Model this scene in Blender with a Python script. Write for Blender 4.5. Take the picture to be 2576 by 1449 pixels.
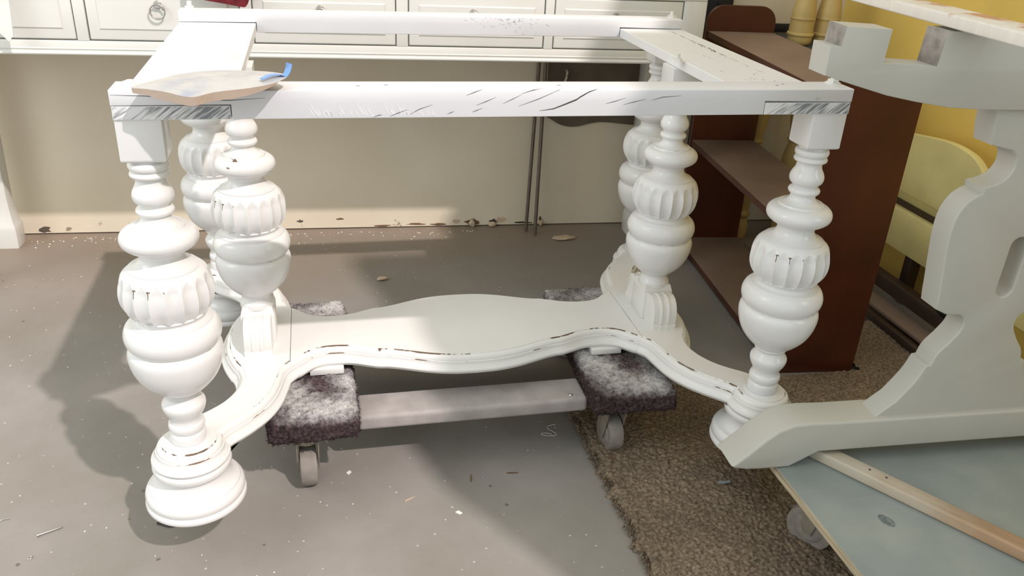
import bpy, bmesh, math, random
import numpy as np
from mathutils import Vector, Matrix, noise

for o in list(bpy.data.objects):
    bpy.data.objects.remove(o)
SC = bpy.context.scene
COL = SC.collection
PI = math.pi
random.seed(7)

# ------------------------------------------------------------------ camera
cam_data = bpy.data.cameras.new('camera')
cam = bpy.data.objects.new('camera', cam_data)
COL.objects.link(cam)
R_ = Vector((0.97510, -0.21668, 0.04711))
F_ = Vector((0.21575, 0.87219, -0.43963))
PITCH, YAW, ROLL = 0.45517, -0.24255, 0.05426
fw = Vector((-math.sin(YAW) * math.cos(PITCH), math.cos(YAW) * math.cos(PITCH), -math.sin(PITCH)))
rt = Vector((math.cos(YAW), math.sin(YAW), 0))
up = rt.cross(fw)
r2 = rt * math.cos(ROLL) + up * math.sin(ROLL)
u2 = -rt * math.sin(ROLL) + up * math.cos(ROLL)
m = Matrix((r2, u2, -fw)).transposed().to_4x4()
m.translation = Vector((-0.2907, -1.5874, 1.1032))
cam.matrix_world = m
cam_data.sensor_width = 36.0
cam_data.lens = 36.0 * 2100.81 / 2576.0
cam_data.clip_start = 0.02
SC.camera = cam

# ------------------------------------------------------------------ light
SC.view_settings.view_transform = 'Standard'
SC.view_settings.look = 'None'
SC.view_settings.gamma = 1.0
SC.view_settings.use_curve_mapping = False
SC.view_settings.exposure = 0.32
world = bpy.data.worlds.new('world')
SC.world = world
world.use_nodes = True
world.node_tree.nodes['Background'].inputs[0].default_value = (0.97, 1.0, 0.98, 1)
world.node_tree.nodes['Background'].inputs[1].default_value = 0.84
sun_d = bpy.data.lights.new('sun', 'SUN')
sun_d.energy = 2.3
sun_d.angle = math.radians(1.1)
sun_d.color = (1.0, 0.88, 0.86)
sun = bpy.data.objects.new('sun', sun_d)
COL.objects.link(sun)
sun.rotation_euler = Vector((0.481, -0.752, 1.0)).to_track_quat('Z', 'Y').to_euler()


# daylight from the window gap in the right-hand wall, beside the photographer
win_d = bpy.data.lights.new('window_light', 'AREA')
win_d.shape = 'RECTANGLE'
win_d.size = 0.42
win_d.size_y = 0.9
win_d.energy = 4.5
win_d.color = (0.86, 0.94, 1.0)
win = bpy.data.objects.new('window_light', win_d)
COL.objects.link(win)
win.location = (1.62, -1.45, 1.35)
win.rotation_euler = (Vector((1.62, -1.45, 1.35)) - Vector((0.1, 0.0, 0.5))).to_track_quat('Z', 'Y').to_euler()


# added soft fill light that brightens the left-facing sides
wl_d = bpy.data.lights.new('left_fill_light', 'AREA')
wl_d.shape = 'RECTANGLE'
wl_d.size = 1.1
wl_d.size_y = 1.3
wl_d.energy = 16.0
wl_d.color = (0.97, 1.0, 0.96)
wl = bpy.data.objects.new('left_fill_light', wl_d)
COL.objects.link(wl)
wl.location = (-2.6, -0.7, 1.9)
wl.rotation_euler = (Vector((-2.6, -0.7, 1.9)) - Vector((0.5, 0.0, 0.4))).to_track_quat('Z', 'Y').to_euler()


# ------------------------------------------------------------------ helpers
def tag(o, label=None, cat=None, group=None, kind=None):
    if label: o['label'] = label
    if cat: o['category'] = cat
    if group: o['group'] = group
    if kind: o['kind'] = kind
    return o


def empty(name, loc=(0, 0, 0), rz=0.0, label=None, cat=None, group=None):
    o = bpy.data.objects.new(name, None)
    o.empty_display_size = 0.05
    COL.objects.link(o)
    o.location = loc
    o.rotation_euler = (0, 0, rz)
    return tag(o, label, cat, group)


def link(name, mesh, mt, parent=None, smooth=None):
    if mt is not None and len(mesh.materials) == 0:
        mesh.materials.append(mt)
    if smooth is not None:
        mesh.polygons.foreach_set('use_smooth', [True] * len(mesh.polygons))
        mesh.set_sharp_from_angle(angle=math.radians(smooth))
    o = bpy.data.objects.new(name, mesh)
    COL.objects.link(o)
    if parent is not None:
        o.parent = parent
    return o


def mesh_of(name, vs, fs):
    me = bpy.data.meshes.new(name)
    me.from_pydata([tuple(v) for v in vs], [], fs)
    me.update()
    return me


def bm_mesh(name, bm):
    me = bpy.data.meshes.new(name)
    bmesh.ops.recalc_face_normals(bm, faces=bm.faces[:])
    bm.to_mesh(me)
    bm.free()
    return me


def box_into(bm, x0, x1, y0, y1, z0, z1, bev=0.0, seg=2):
    t = bmesh.new()
    bmesh.ops.create_cube(t, size=1.0)
    for v in t.verts:
        v.co = Vector((x0 + (v.co.x + .5) * (x1 - x0), y0 + (v.co.y + .5) * (y1 - y0), z0 + (v.co.z + .5) * (z1 - z0)))
    if bev > 0:
        bmesh.ops.bevel(t, geom=t.edges[:], offset=bev, segments=seg, profile=0.5, affect='EDGES', clamp_overlap=True)
    me = bpy.data.meshes.new('tmp')
    t.to_mesh(me)
    t.free()
    bm.from_mesh(me)
    bpy.data.meshes.remove(me)


def box(name, x0, x1, y0, y1, z0, z1, mt, parent=None, bev=0.002, seg=2):
    bm = bmesh.new()
    box_into(bm, x0, x1, y0, y1, z0, z1, bev, seg)
    return link(name, bm_mesh(name, bm), mt, parent, 40)


def cr(pts, n=4, closed=False):
    """Catmull-Rom through points"""
    P = [Vector(p) for p in pts]
    if len(P) < 3:
        return P
    out = []
    N = len(P)
    rng = N if closed else N - 1
    for i in range(rng):
        p1, p2 = P[i], P[(i + 1) % N]
        p0 = P[i - 1] if (i > 0 or closed) else p1 * 2 - p2
        p3 = P[(i + 2) % N] if (i + 2 < N or closed) else p2 * 2 - p1
        for k in range(n):
            t = k / n
            out.append(0.5 * ((2 * p1) + (p2 - p0) * t + (2 * p0 - 5 * p1 + 4 * p2 - p3) * t * t + (3 * p1 - p0 - 3 * p2 + p3) * t ** 3))
    if not closed:
        out.append(P[-1])
    return out


def extrude_outline(name, pts, y0, y1, mt, parent=None, bev=0.0, seg=3, hole=None, smooth=35):
    """outline in local x,z ; thickness along y"""
    bm = bmesh.new()
    vs = [bm.verts.new((p[0], y0, p[1])) for p in pts]
    es = [bm.edges.new((vs[i], vs[(i + 1) % len(vs)])) for i in range(len(vs))]
    if hole:
        hs = [bm.verts.new((p[0], y0, p[1])) for p in hole]
        es += [bm.edges.new((hs[i], hs[(i + 1) % len(hs)])) for i in range(len(hs))]
        bmesh.ops.triangle_fill(bm, edges=es, use_beauty=True)
        bmesh.ops.dissolve_limit(bm, angle_limit=0.01, verts=bm.verts[:], edges=[e for e in bm.edges if len(e.link_faces) == 2], delimit=set())
    else:
        bm.faces.new(vs)
    r = bmesh.ops.extrude_face_region(bm, geom=bm.faces[:])
    for g in r['geom']:
        if isinstance(g, bmesh.types.BMVert):
            g.co.y = y1
    bmesh.ops.recalc_face_normals(bm, faces=bm.faces[:])
    if bev > 0:
        ed = []
        for e in bm.edges:
            if len(e.link_faces) == 2 and e.calc_face_angle(0) > math.radians(40) and abs(e.verts[0].co.y - e.verts[1].co.y) < 1e-6:
                ed.append(e)
        bmesh.ops.bevel(bm, geom=ed, offset=bev, segments=seg, profile=0.5, affect='EDGES', clamp_overlap=True)
    return link(name, bm_mesh(name, bm), mt, parent, smooth)


def tube(name, pts, r, mt, parent=None, n=10, caps=True, smooth=60):
    pts = [Vector(p) for p in pts]
    vs, fs = [], []
    up_ = Vector((0, 0, 1))
    for i, p in enumerate(pts):
        d = (pts[min(i + 1, len(pts) - 1)] - pts[max(i - 1, 0)]).normalized()
        a = d.cross(up_)
        if a.length < 1e-3:
            a = d.cross(Vector((1, 0, 0)))
        a.normalize()
        b = d.cross(a)
        rr = r[i] if isinstance(r, (list, tuple)) else r
        for k in range(n):
            t = 2 * PI * k / n
            vs.append(p + a * math.cos(t) * rr + b * math.sin(t) * rr)
    for i in range(len(pts) - 1):
        for k in range(n):
            fs.append((i * n + k, i * n + (k + 1) % n, (i + 1) * n + (k + 1) % n, (i + 1) * n + k))
    if caps:
        fs.append(tuple(range(n - 1, -1, -1)))
        fs.append(tuple(range((len(pts) - 1) * n, len(pts) * n)))
    return link(name, mesh_of(name, vs, fs), mt, parent, smooth)


def lathe_mesh(name, segs, n=48, flute=None, sub=3, wearz=None, spots=()):
    """segs: list of lists of (r, z). Corner between segs stays sharp."""
    prof = []
    for s in segs:
        q = cr([(a[0], a[1], 0) for a in s], sub) if len(s) > 2 else [Vector((a[0], a[1], 0)) for a in s]
        for k, p in enumerate(q):
            if prof and (Vector(prof[-1]) - p).length < 1e-5:
                continue
            prof.append((p.x, p.y, 0))
    vs, fs, wear = [], [], []
    for (r, z, _) in prof:
        w = 0.0
        if wearz:
            for (wz, ww) in wearz:
                w = max(w, 1 - abs(z - wz) / ww)
        for k in range(n):
            t = 2 * PI * k / n
            rr = r
            w2 = w
            if flute:
                NF, zt, zb, A = flute
                if zb <= z <= zt:
                    ph = (t / (2 * PI) * NF) % 1.0 * 2 - 1
                    s = (zt - z)
                    t0 = 0.016
                    hw = 1.0 if s >= t0 else math.sqrt(max(0, 1 - (1 - s / t0) ** 2))
                    if hw > 0 and abs(ph) < hw:
                        rr = r - A * (1 - (abs(ph) / hw) ** 2) * (0.25 + 0.75 * min(1, s / 0.012))
                    elif s < t0 and abs(ph) > 0.5 and s > 0.003:
                        bi = round(t / (2 * PI) * NF) % NF
                        w2 = max(w2, {1: 1.5, 2: 1.35, 3: 1.15}.get(bi, 0.85))
            for (sz_, sdz, sa, sda) in spots:
                da = abs((t - sa + PI) % (2 * PI) - PI)
                q_ = 1 - math.hypot((z - sz_) / sdz, da / sda)
                w2 = max(w2, 1.18 * q_ + 0.0)
            vs.append((rr * math.cos(t), rr * math.sin(t), z))
            wear.append(w2)
    L = len(prof)
    for i in range(L - 1):
        for k in range(n):
            fs.append((i * n + k, (i + 1) * n + k, (i + 1) * n + (k + 1) % n, i * n + (k + 1) % n))
    fs.append(tuple(range(n)))
    fs.append(tuple(range(L * n - 1, (L - 1) * n - 1, -1)))
    me = mesh_of(name, vs, fs)
    at = me.attributes.new('wear', 'FLOAT', 'POINT')
    at.data.foreach_set('value', wear)
    return me


# ------------------------------------------------------------------ materials
def nt(name):
    mt = bpy.data.materials.new(name)
    mt.use_nodes = True
    t = mt.node_tree
    return mt, t, t.nodes['Principled BSDF']


def nodes(t):
    def N(kind, **kw):
        n = t.nodes.new(kind)
        for k, v in kw.items():
            if k.startswith('i_'):
                n.inputs[int(k[2:])].default_value = v
            else:
                setattr(n, k, v)
        return n
    return N, t.links.new


def ramp(t, pos):
    n = t.nodes.new('ShaderNodeValToRGB')
    e = n.color_ramp.elements
    while len(e) < len(pos):
        e.new(0.5)
    for i, (p, c) in enumerate(pos):
        e[i].position = p
        e[i].color = c if len(c) == 4 else (*c, 1)
    return n


def simple(name, col, rough=0.5, metal=0.0, var=0.06, scale=12, bump=0.0, bscale=120, spec=0.5):
    mt, t, b = nt(name)
    N, L = nodes(t)
    tc = N('ShaderNodeTexCoord')
    nz = N('ShaderNodeTexNoise')
    nz.inputs['Scale'].default_value = scale
    nz.inputs['Detail'].default_value = 5
    L(tc.outputs['Object'], nz.inputs['Vector'])
    a = tuple(max(0, c * (1 - var)) for c in col)
    c2 = tuple(min(1, c * (1 + var)) for c in col)
    rp = ramp(t, [(0.3, a), (0.7, c2)])
    L(nz.outputs[0], rp.inputs[0])
    L(rp.outputs[0], b.inputs['Base Color'])
    b.inputs['Roughness'].default_value = rough
    b.inputs['Metallic'].default_value = metal
    b.inputs['Specular IOR Level'].default_value = spec
    if bump > 0:
        n2 = N('ShaderNodeTexNoise')
        n2.inputs['Scale'].default_value = bscale
        n2.inputs['Detail'].default_value = 4
        L(tc.outputs['Object'], n2.inputs['Vector'])
        bp = N('ShaderNodeBump')
        bp.inputs['Strength'].default_value = bump
        bp.inputs['Distance'].default_value = 0.002
        L(n2.outputs[0], bp.inputs['Height'])
        L(bp.outputs[0], b.inputs['Normal'])
    return mt


def paint(name, col, rough=0.32, wear=False, stain=None, wearcol=(0.16, 0.11, 0.075), bump=0.08):
    """white painted wood; wear attribute exposes brown along edges; stain = (scale, lo, hi, col)"""
    mt, t, b = nt(name)
    N, L = nodes(t)
    tc = N('ShaderNodeTexCoord')
    nz = N('ShaderNodeTexNoise')
    nz.inputs['Scale'].default_value = 9
    nz.inputs['Detail'].default_value = 4
    L(tc.outputs['Object'], nz.inputs['Vector'])
    rp = ramp(t, [(0.3, tuple(c * 0.96 for c in col)), (0.7, col)])
    L(nz.outputs[0], rp.inputs[0])
    out = rp.outputs[0]
    if wear:
        at = N('ShaderNodeAttribute', attribute_name='wear')
        n2 = N('ShaderNodeTexNoise')
        n2.inputs['Scale'].default_value = 16
        n2.inputs['Detail'].default_value = 6
        n2.inputs['Roughness'].default_value = 0.65
        L(tc.outputs['Object'], n2.inputs['Vector'])
        m1 = N('ShaderNodeMath', operation='MULTIPLY')
        L(at.outputs['Fac'], m1.inputs[0])
        L(n2.outputs[0], m1.inputs[1])
        r2 = ramp(t, [(0.50, (0, 0, 0)), (0.535, (1, 1, 1))])
        L(m1.outputs[0], r2.inputs[0])
        mx = N('ShaderNodeMix', data_type='RGBA')
        L(r2.outputs[0], mx.inputs[0])
        L(out, mx.inputs[6])
        mx.inputs[7].default_value = (*wearcol, 1)
        out = mx.outputs[2]
    if stain:
        sc, lo, hi, sc_col = stain
        n3 = N('ShaderNodeTexNoise')
        n3.inputs['Scale'].default_value = sc
        n3.inputs['Detail'].default_value = 9
        n3.inputs['Roughness'].default_value = 0.75
        mp = N('ShaderNodeMapping')
        mp.inputs['Scale'].default_value = (1, 1, 1)
        L(tc.outputs['Object'], mp.inputs['Vector'])
        L(mp.outputs[0], n3.inputs['Vector'])
        r3 = ramp(t, [(lo, (0, 0, 0)), (hi, (1, 1, 1))])
        L(n3.outputs[0], r3.inputs[0])
        mx = N('ShaderNodeMix', data_type='RGBA')
        L(r3.outputs[0], mx.inputs[0])
        L(out, mx.inputs[6])
        mx.inputs[7].default_value = (*sc_col, 1)
        out = mx.outputs[2]
    L(out, b.inputs['Base Color'])
    b.inputs['Roughness'].default_value = rough
    n4 = N('ShaderNodeTexNoise')
    n4.inputs['Scale'].default_value = 90
    n4.inputs['Detail'].default_value = 3
    L(tc.outputs['Object'], n4.inputs['Vector'])
    bp = N('ShaderNodeBump')
    bp.inputs['Strength'].default_value = bump
    bp.inputs['Distance'].default_value = 0.001
    L(n4.outputs[0], bp.inputs['Height'])
    L(bp.outputs[0], b.inputs['Normal'])
    return mt


WHITE = (0.735, 0.735, 0.73)
M = {}
M['leg'] = paint('white_satin_paint', WHITE, 0.22, wear=True, bump=0.05)
M['stretch'] = paint('white_stretcher_paint', (0.75, 0.745, 0.725), 0.34, wear=True)
M['rail'] = paint('white_rail_paint', (0.70, 0.71, 0.735), 0.45, stain=(7, 0.665, 0.72, (0.45, 0.48, 0.5)))
M['board'] = paint('white_board_paint', (0.75, 0.755, 0.76), 0.45, stain=(9, 0.66, 0.72, (0.4, 0.42, 0.42)))
M['nut'] = simple('white_painted_nut', (0.72, 0.71, 0.68), 0.5)
M['desk'] = paint('desk_paint', (0.71, 0.71, 0.675), 0.25)
M['trestle'] = paint('primer_white', (0.48, 0.475, 0.43), 0.45)
M['trestle_up'] = M['trestle']
M['crack'] = simple('dark_crack', (0.05, 0.045, 0.04), 0.9)
M['scratch'] = simple('white_scratch', (0.9, 0.9, 0.9), 0.6)
M['steel'] = simple('brushed_steel', (0.55, 0.53, 0.5), 0.28, 1.0)
M['caster'] = simple('dusty_caster_rubber', (0.24, 0.215, 0.19), 0.7, 0, 0.15, 40, 0.3)
M['fork'] = simple('dusty_caster_fork', (0.28, 0.25, 0.2), 0.6, 0.4, 0.2, 30, 0.3)
M['shelf'] = simple('cherry_laminate', (0.075, 0.018, 0.008), 0.32, 0, 0.35, 5)
M['shelf_top'] = simple('dusty_shelf_top', (0.23, 0.16, 0.12), 0.7, 0, 0.12, 8)
M['yellow'] = simple('ochre_yellow_paint', (0.82, 0.58, 0.14), 0.5, 0, 0.08, 4)
M['yellow2'] = simple('pale_yellow_paint', (0.80, 0.70, 0.30), 0.5, 0, 0.12, 6)
M['turned'] = simple('yellow_turned_wood', (0.55, 0.40, 0.15), 0.45, 0, 0.15, 8)
M['darkwood'] = simple('dark_brown_wood', (0.045, 0.025, 0.018), 0.4, 0, 0.3, 12)
M['black'] = simple('black_metal', (0.012, 0.014, 0.02), 0.5)
M['slab'] = simple('blue_grey_slab', (0.05, 0.055, 0.065), 0.6)
M['knot'] = simple('grey_knot', (0.15, 0.18, 0.18), 0.6, 0, 0.5, 150)
M['darkcloth'] = simple('dark_brown_sheet', (0.13, 0.105, 0.08), 0.8, 0, 0.3, 10)
M['rod'] = simple('dull_rod', (0.17, 0.14, 0.115), 0.5, 0.5, 0.15, 30)
M['red'] = simple('red_fleece', (0.14, 0.012, 0.018), 0.95, 0, 0.3, 60, 0.8, 200)
M['rag'] = simple('white_rag', (0.74, 0.72, 0.68), 0.9)
M['bar'] = simple('oversprayed_bar', (0.36, 0.33, 0.315), 0.6, 0, 0.12, 25, 0.3)
M['blue'] = simple('blue_zip_plastic', (0.16, 0.32, 0.68), 0.3)
M['chip_brown'] = simple('brown_chip', (0.16, 0.09, 0.05), 0.8)
M['chip_tan'] = simple('tan_chip', (0.55, 0.43, 0.3), 0.8)
M['chip_white'] = simple('white_chip', (0.8, 0.78, 0.72), 0.8)
M['chip_grey'] = simple('grey_scrap', (0.30, 0.34, 0.36), 0.6)
M['hook'] = simple('cream_hook', (0.6, 0.55, 0.45), 0.5)


def endgrain():
    mt, t, b = nt('grey_end_grain')
    N, L = nodes(t)
    tc = N('ShaderNodeTexCoord')
    mp = N('ShaderNodeMapping')
    mp.inputs['Scale'].default_value = (25, 8, 330)
    m0 = N('ShaderNodeMapping')
    m0.inputs['Rotation'].default_value = (0, math.radians(36), 0)
    L(tc.outputs['Object'], m0.inputs['Vector'])
    L(m0.outputs[0], mp.inputs['Vector'])
    nz = N('ShaderNodeTexNoise')
    nz.inputs['Scale'].default_value = 1.0
    nz.inputs['Detail'].default_value = 3
    L(mp.outputs[0], nz.inputs['Vector'])
    big = N('ShaderNodeTexNoise')
    big.inputs['Scale'].default_value = 14
    L(tc.outputs['Object'], big.inputs['Vector'])
    ml = N('ShaderNodeMath', operation='MULTIPLY_ADD')
    L(big.outputs[0], ml.inputs[0])
    ml.inputs[1].default_value = 0.7
    L(nz.outputs[0], ml.inputs[2])
    rp = ramp(t, [(0.83, (0.72, 0.73, 0.74)), (1.10, (0.22, 0.24, 0.26))])
    L(ml.outputs[0], rp.inputs[0])
    L(rp.outputs[0], b.inputs['Base Color'])
    b.inputs['Roughness'].default_value = 0.7
    bp = N('ShaderNodeBump')
    bp.inputs['Strength'].default_value = 0.4
    bp.inputs['Distance'].default_value = 0.001
    L(nz.outputs[0], bp.inputs['Height'])
    L(bp.outputs[0], b.inputs['Normal'])
    return mt


M['endgrain'] = endgrain()


def floor_mat():
    mt, t, b = nt('painted_concrete')
    N, L = nodes(t)
    tc = N('ShaderNodeTexCoord')
    n1 = N('ShaderNodeTexNoise'); n1.inputs['Scale'].default_value = 2.2; n1.inputs['Detail'].default_value = 6
    n1.inputs['Roughness'].default_value = 0.6
    L(tc.outputs['Object'], n1.inputs['Vector'])
    r1 = ramp(t, [(0.3, (0.215, 0.20, 0.172)), (0.52, (0.262, 0.244, 0.222)), (0.75, (0.33, 0.303, 0.286))])
    L(n1.outputs[0], r1.inputs[0])
    # brown dust towards the back wall
    sx = N('ShaderNodeSeparateXYZ')
    L(tc.outputs['Object'], sx.inputs[0])
    n5 = N('ShaderNodeTexNoise'); n5.inputs['Scale'].default_value = 3.0; n5.inputs['Detail'].default_value = 5
    L(tc.outputs['Object'], n5.inputs['Vector'])
    ma = N('ShaderNodeMath', operation='MULTIPLY_ADD')
    L(n5.outputs[0], ma.inputs[0]); ma.inputs[1].default_value = 0.9
    L(sx.outputs[1], ma.inputs[2])
    r5 = ramp(t, [(0.0, (0, 0, 0)), (1.0, (1, 1, 1))])
    mr = N('ShaderNodeMapRange')
    mr.inputs[1].default_value = 0.9; mr.inputs[2].default_value = 1.6; mr.inputs[3].default_value = 0.0; mr.inputs[4].default_value = 0.75
    L(ma.outputs[0], mr.inputs[0])
    mx0 = N('ShaderNodeMix', data_type='RGBA')
    L(mr.outputs[0], mx0.inputs[0]); L(r1.outputs[0], mx0.inputs[6]); mx0.inputs[7].default_value = (0.25, 0.19, 0.135, 1)
    # white specks
    v = N('ShaderNodeTexVoronoi'); v.inputs['Scale'].default_value = 26; v.inputs['Randomness'].default_value = 1
    L(tc.outputs['Object'], v.inputs['Vector'])
    n2 = N('ShaderNodeTexNoise'); n2.inputs['Scale'].default_value = 150; n2.inputs['Detail'].default_value = 2
    L(tc.outputs['Object'], n2.inputs['Vector'])
    ad = N('ShaderNodeMath', operation='MULTIPLY_ADD')
    L(n2.outputs[0], ad.inputs[0]); ad.inputs[1].default_value = 0.10
    L(v.outputs['Distance'], ad.inputs[2])
    r2 = ramp(t, [(0.085, (1, 1, 1)), (0.12, (0, 0, 0))])
    L(ad.outputs[0], r2.inputs[0])
    sc = N('ShaderNodeMath', operation='MULTIPLY'); L(r2.outputs[0], sc.inputs[0]); sc.inputs[1].default_value = 0.55
    mx = N('ShaderNodeMix', data_type='RGBA')
    L(sc.outputs[0], mx.inputs[0]); L(mx0.outputs[2], mx.inputs[6]); mx.inputs[7].default_value = (0.62, 0.6, 0.57, 1)
    # dark spots
    v2 = N('ShaderNodeTexVoronoi'); v2.inputs['Scale'].default_value = 11; v2.inputs['Randomness'].default_value = 1
    mp2 = N('ShaderNodeMapping'); mp2.inputs['Location'].default_value = (3.3, 1.7, 0)
    L(tc.outputs['Object'], mp2.inputs[0]); L(mp2.outputs[0], v2.inputs['Vector'])
    ad2 = N('ShaderNodeMath', operation='MULTIPLY_ADD')
    L(n2.outputs[0], ad2.inputs[0]); ad2.inputs[1].default_value = 0.06
    L(v2.outputs['Distance'], ad2.inputs[2])
    r3 = ramp(t, [(0.062, (1, 1, 1)), (0.08, (0, 0, 0))])
    L(ad2.outputs[0], r3.inputs[0])
    sc2 = N('ShaderNodeMath', operation='MULTIPLY'); L(r3.outputs[0], sc2.inputs[0]); sc2.inputs[1].default_value = 0.7
    mx2 = N('ShaderNodeMix', data_type='RGBA')
    L(sc2.outputs[0], mx2.inputs[0]); L(mx.outputs[2], mx2.inputs[6]); mx2.inputs[7].default_value = (0.10, 0.065, 0.045, 1)
    L(mx2.outputs[2], b.inputs['Base Color'])
    b.inputs['Roughness'].default_value = 0.5
    rr = ramp(t, [(0.3, (0.38, 0.38, 0.38)), (0.7, (0.6, 0.6, 0.6))])
    L(n1.outputs[0], rr.inputs[0]); L(rr.outputs[0], b.inputs['Roughness'])
    b.inputs['Specular IOR Level'].default_value = 0.35
    bp = N('ShaderNodeBump'); bp.inputs['Strength'].default_value = 0.15; bp.inputs['Distance'].default_value = 0.002
    L(n2.outputs[0], bp.inputs['Height']); L(bp.outputs[0], b.inputs['Normal'])
    return mt


def wall_mat():
    mt, t, b = nt('cream_wall_paint')
    N, L = nodes(t)
    tc = N('ShaderNodeTexCoord')
    n1 = N('ShaderNodeTexNoise'); n1.inputs['Scale'].default_value = 2.5; n1.inputs['Detail'].default_value = 6
    L(tc.outputs['Object'], n1.inputs['Vector'])
    r1 = ramp(t, [(0.3, (0.70, 0.62, 0.48)), (0.7, (0.78, 0.71, 0.58))])
    L(n1.outputs[0], r1.inputs[0])
    sx = N('ShaderNodeSeparateXYZ'); L(tc.outputs['Object'], sx.inputs[0])
    n2 = N('ShaderNodeTexNoise'); n2.inputs['Scale'].default_value = 16; n2.inputs['Detail'].default_value = 8; n2.inputs['Roughness'].default_value = 0.7
    L(tc.outputs['Object'], n2.inputs['Vector'])
    mr = N('ShaderNodeMapRange')
    mr.inputs[1].default_value = 0.0; mr.inputs[2].default_value = 0.16; mr.inputs[3].default_value = 0.16; mr.inputs[4].default_value = -0.06
    L(sx.outputs[2], mr.inputs[0])
    ad = N('ShaderNodeMath', operation='ADD'); L(mr.outputs[0], ad.inputs[0]); L(n2.outputs[0], ad.inputs[1])
    r2 = ramp(t, [(0.75, (0, 0, 0)), (0.79, (1, 1, 1))])
    L(ad.outputs[0], r2.inputs[0])
    sc = N('ShaderNodeMath', operation='MULTIPLY'); L(r2.outputs[0], sc.inputs[0]); sc.inputs[1].default_value = 0.8
    mx = N('ShaderNodeMix', data_type='RGBA')
    L(sc.outputs[0], mx.inputs[0]); L(r1.outputs[0], mx.inputs[6]); mx.inputs[7].default_value = (0.20, 0.14, 0.085, 1)
    L(mx.outputs[2], b.inputs['Base Color'])
    b.inputs['Roughness'].default_value = 0.45
    bp = N('ShaderNodeBump'); bp.inputs['Strength'].default_value = 0.2; bp.inputs['Distance'].default_value = 0.003
    L(n2.outputs[0], bp.inputs['Height']); L(bp.outputs[0], b.inputs['Normal'])
    return mt


def carpet_mat(name, a, bcol, spray=None, spray_amt=(0.45, 0.6)):
    mt, t, b = nt(name)
    N, L = nodes(t)
    tc = N('ShaderNodeTexCoord')
    n1 = N('ShaderNodeTexNoise'); n1.inputs['Scale'].default_value = 160; n1.inputs['Detail'].default_value = 3
    L(tc.outputs['Object'], n1.inputs['Vector'])
    r1 = ramp(t, [(0.32, a), (0.68, bcol)])
    L(n1.outputs[0], r1.inputs[0])
    n0 = N('ShaderNodeTexNoise'); n0.inputs['Scale'].default_value = 3.5; n0.inputs['Detail'].default_value = 4
    L(tc.outputs['Object'], n0.inputs['Vector'])
    out = r1.outputs[0]
    hs = N('ShaderNodeMapRange'); hs.inputs[1].default_value = 0.3; hs.inputs[2].default_value = 0.7; hs.inputs[3].default_value = 0.72; hs.inputs[4].default_value = 1.25
    L(n0.outputs[0], hs.inputs[0])
    vm = N('ShaderNodeVectorMath', operation='SCALE'); L(out, vm.inputs[0]); L(hs.outputs[0], vm.inputs['Scale'])
    out = vm.outputs[0]
    if spray:
        at = N('ShaderNodeAttribute', attribute_name='spray')
        n3 = N('ShaderNodeTexNoise'); n3.inputs['Scale'].default_value = 60; n3.inputs['Detail'].default_value = 8; n3.inputs['Roughness'].default_value = 0.8
        L(tc.outputs['Object'], n3.inputs['Vector'])
        ml = N('ShaderNodeMath', operation='MULTIPLY'); L(at.outputs['Fac'], ml.inputs[0]); L(n3.outputs[0], ml.inputs[1])
        r3 = ramp(t, [(spray_amt[0] * 0.7, (0, 0, 0)), (spray_amt[1] * 1.0, (1, 1, 1))])
        L(ml.outputs[0], r3.inputs[0])
        mx = N('ShaderNodeMix', data_type='RGBA')
        L(r3.outputs[0], mx.inputs[0]); L(out, mx.inputs[6]); mx.inputs[7].default_value = (*spray, 1)
        out = mx.outputs[2]
    L(out, b.inputs['Base Color'])
    b.inputs['Roughness'].default_value = 0.95
    b.inputs['Specular IOR Level'].default_value = 0.1
    return mt


def ply_mat():
    mt, t, b = nt('grey_painted_plywood')
    N, L = nodes(t)
    tc = N('ShaderNodeTexCoord')
    n1 = N('ShaderNodeTexNoise'); n1.inputs['Scale'].default_value = 5; n1.inputs['Detail'].default_value = 6
    L(tc.outputs['Object'], n1.inputs['Vector'])
    r1 = ramp(t, [(0.3, (0.20, 0.235, 0.22)), (0.55, (0.26, 0.295, 0.285)), (0.75, (0.34, 0.36, 0.325))])
    L(n1.outputs[0], r1.inputs[0])
    mp = N('ShaderNodeMapping'); mp.inputs['Scale'].default_value = (6, 120, 6); mp.inputs['Rotation'].default_value = (0, 0, 0.9)
    L(tc.outputs['Object'], mp.inputs[0])
    n2 = N('ShaderNodeTexNoise'); n2.inputs['Scale'].default_value = 1; n2.inputs['Detail'].default_value = 3
    L(mp.outputs[0], n2.inputs['Vector'])
    r2 = ramp(t, [(0.62, (0, 0, 0)), (0.8, (0.5, 0.5, 0.5))])
    L(n2.outputs[0], r2.inputs[0])
    mx = N('ShaderNodeMix', data_type='RGBA')
    L(r2.outputs[0], mx.inputs[0]); L(r1.outputs[0], mx.inputs[6]); mx.inputs[7].default_value = (0.33, 0.34, 0.32, 1)
    L(mx.outputs[2], b.inputs['Base Color'])
    b.inputs['Roughness'].default_value = 0.55
    return mt


def plyedge_mat():
    mt, t, b = nt('plywood_edge')
    N, L = nodes(t)
    tc = N('ShaderNodeTexCoord')
    mp = N('ShaderNodeMapping'); mp.inputs['Scale'].default_value = (8, 8, 260)
    L(tc.outputs['Object'], mp.inputs[0])
    n2 = N('ShaderNodeTexNoise'); n2.inputs['Scale'].default_value = 1; n2.inputs['Detail'].default_value = 3
    L(mp.outputs[0], n2.inputs['Vector'])
    r2 = ramp(t, [(0.35, (0.30, 0.24, 0.15)), (0.6, (0.52, 0.45, 0.31))])
    L(n2.outputs[0], r2.inputs[0])
    L(r2.outputs[0], b.inputs['Base Color'])
    b.inputs['Roughness'].default_value = 0.8
    return mt


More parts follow.
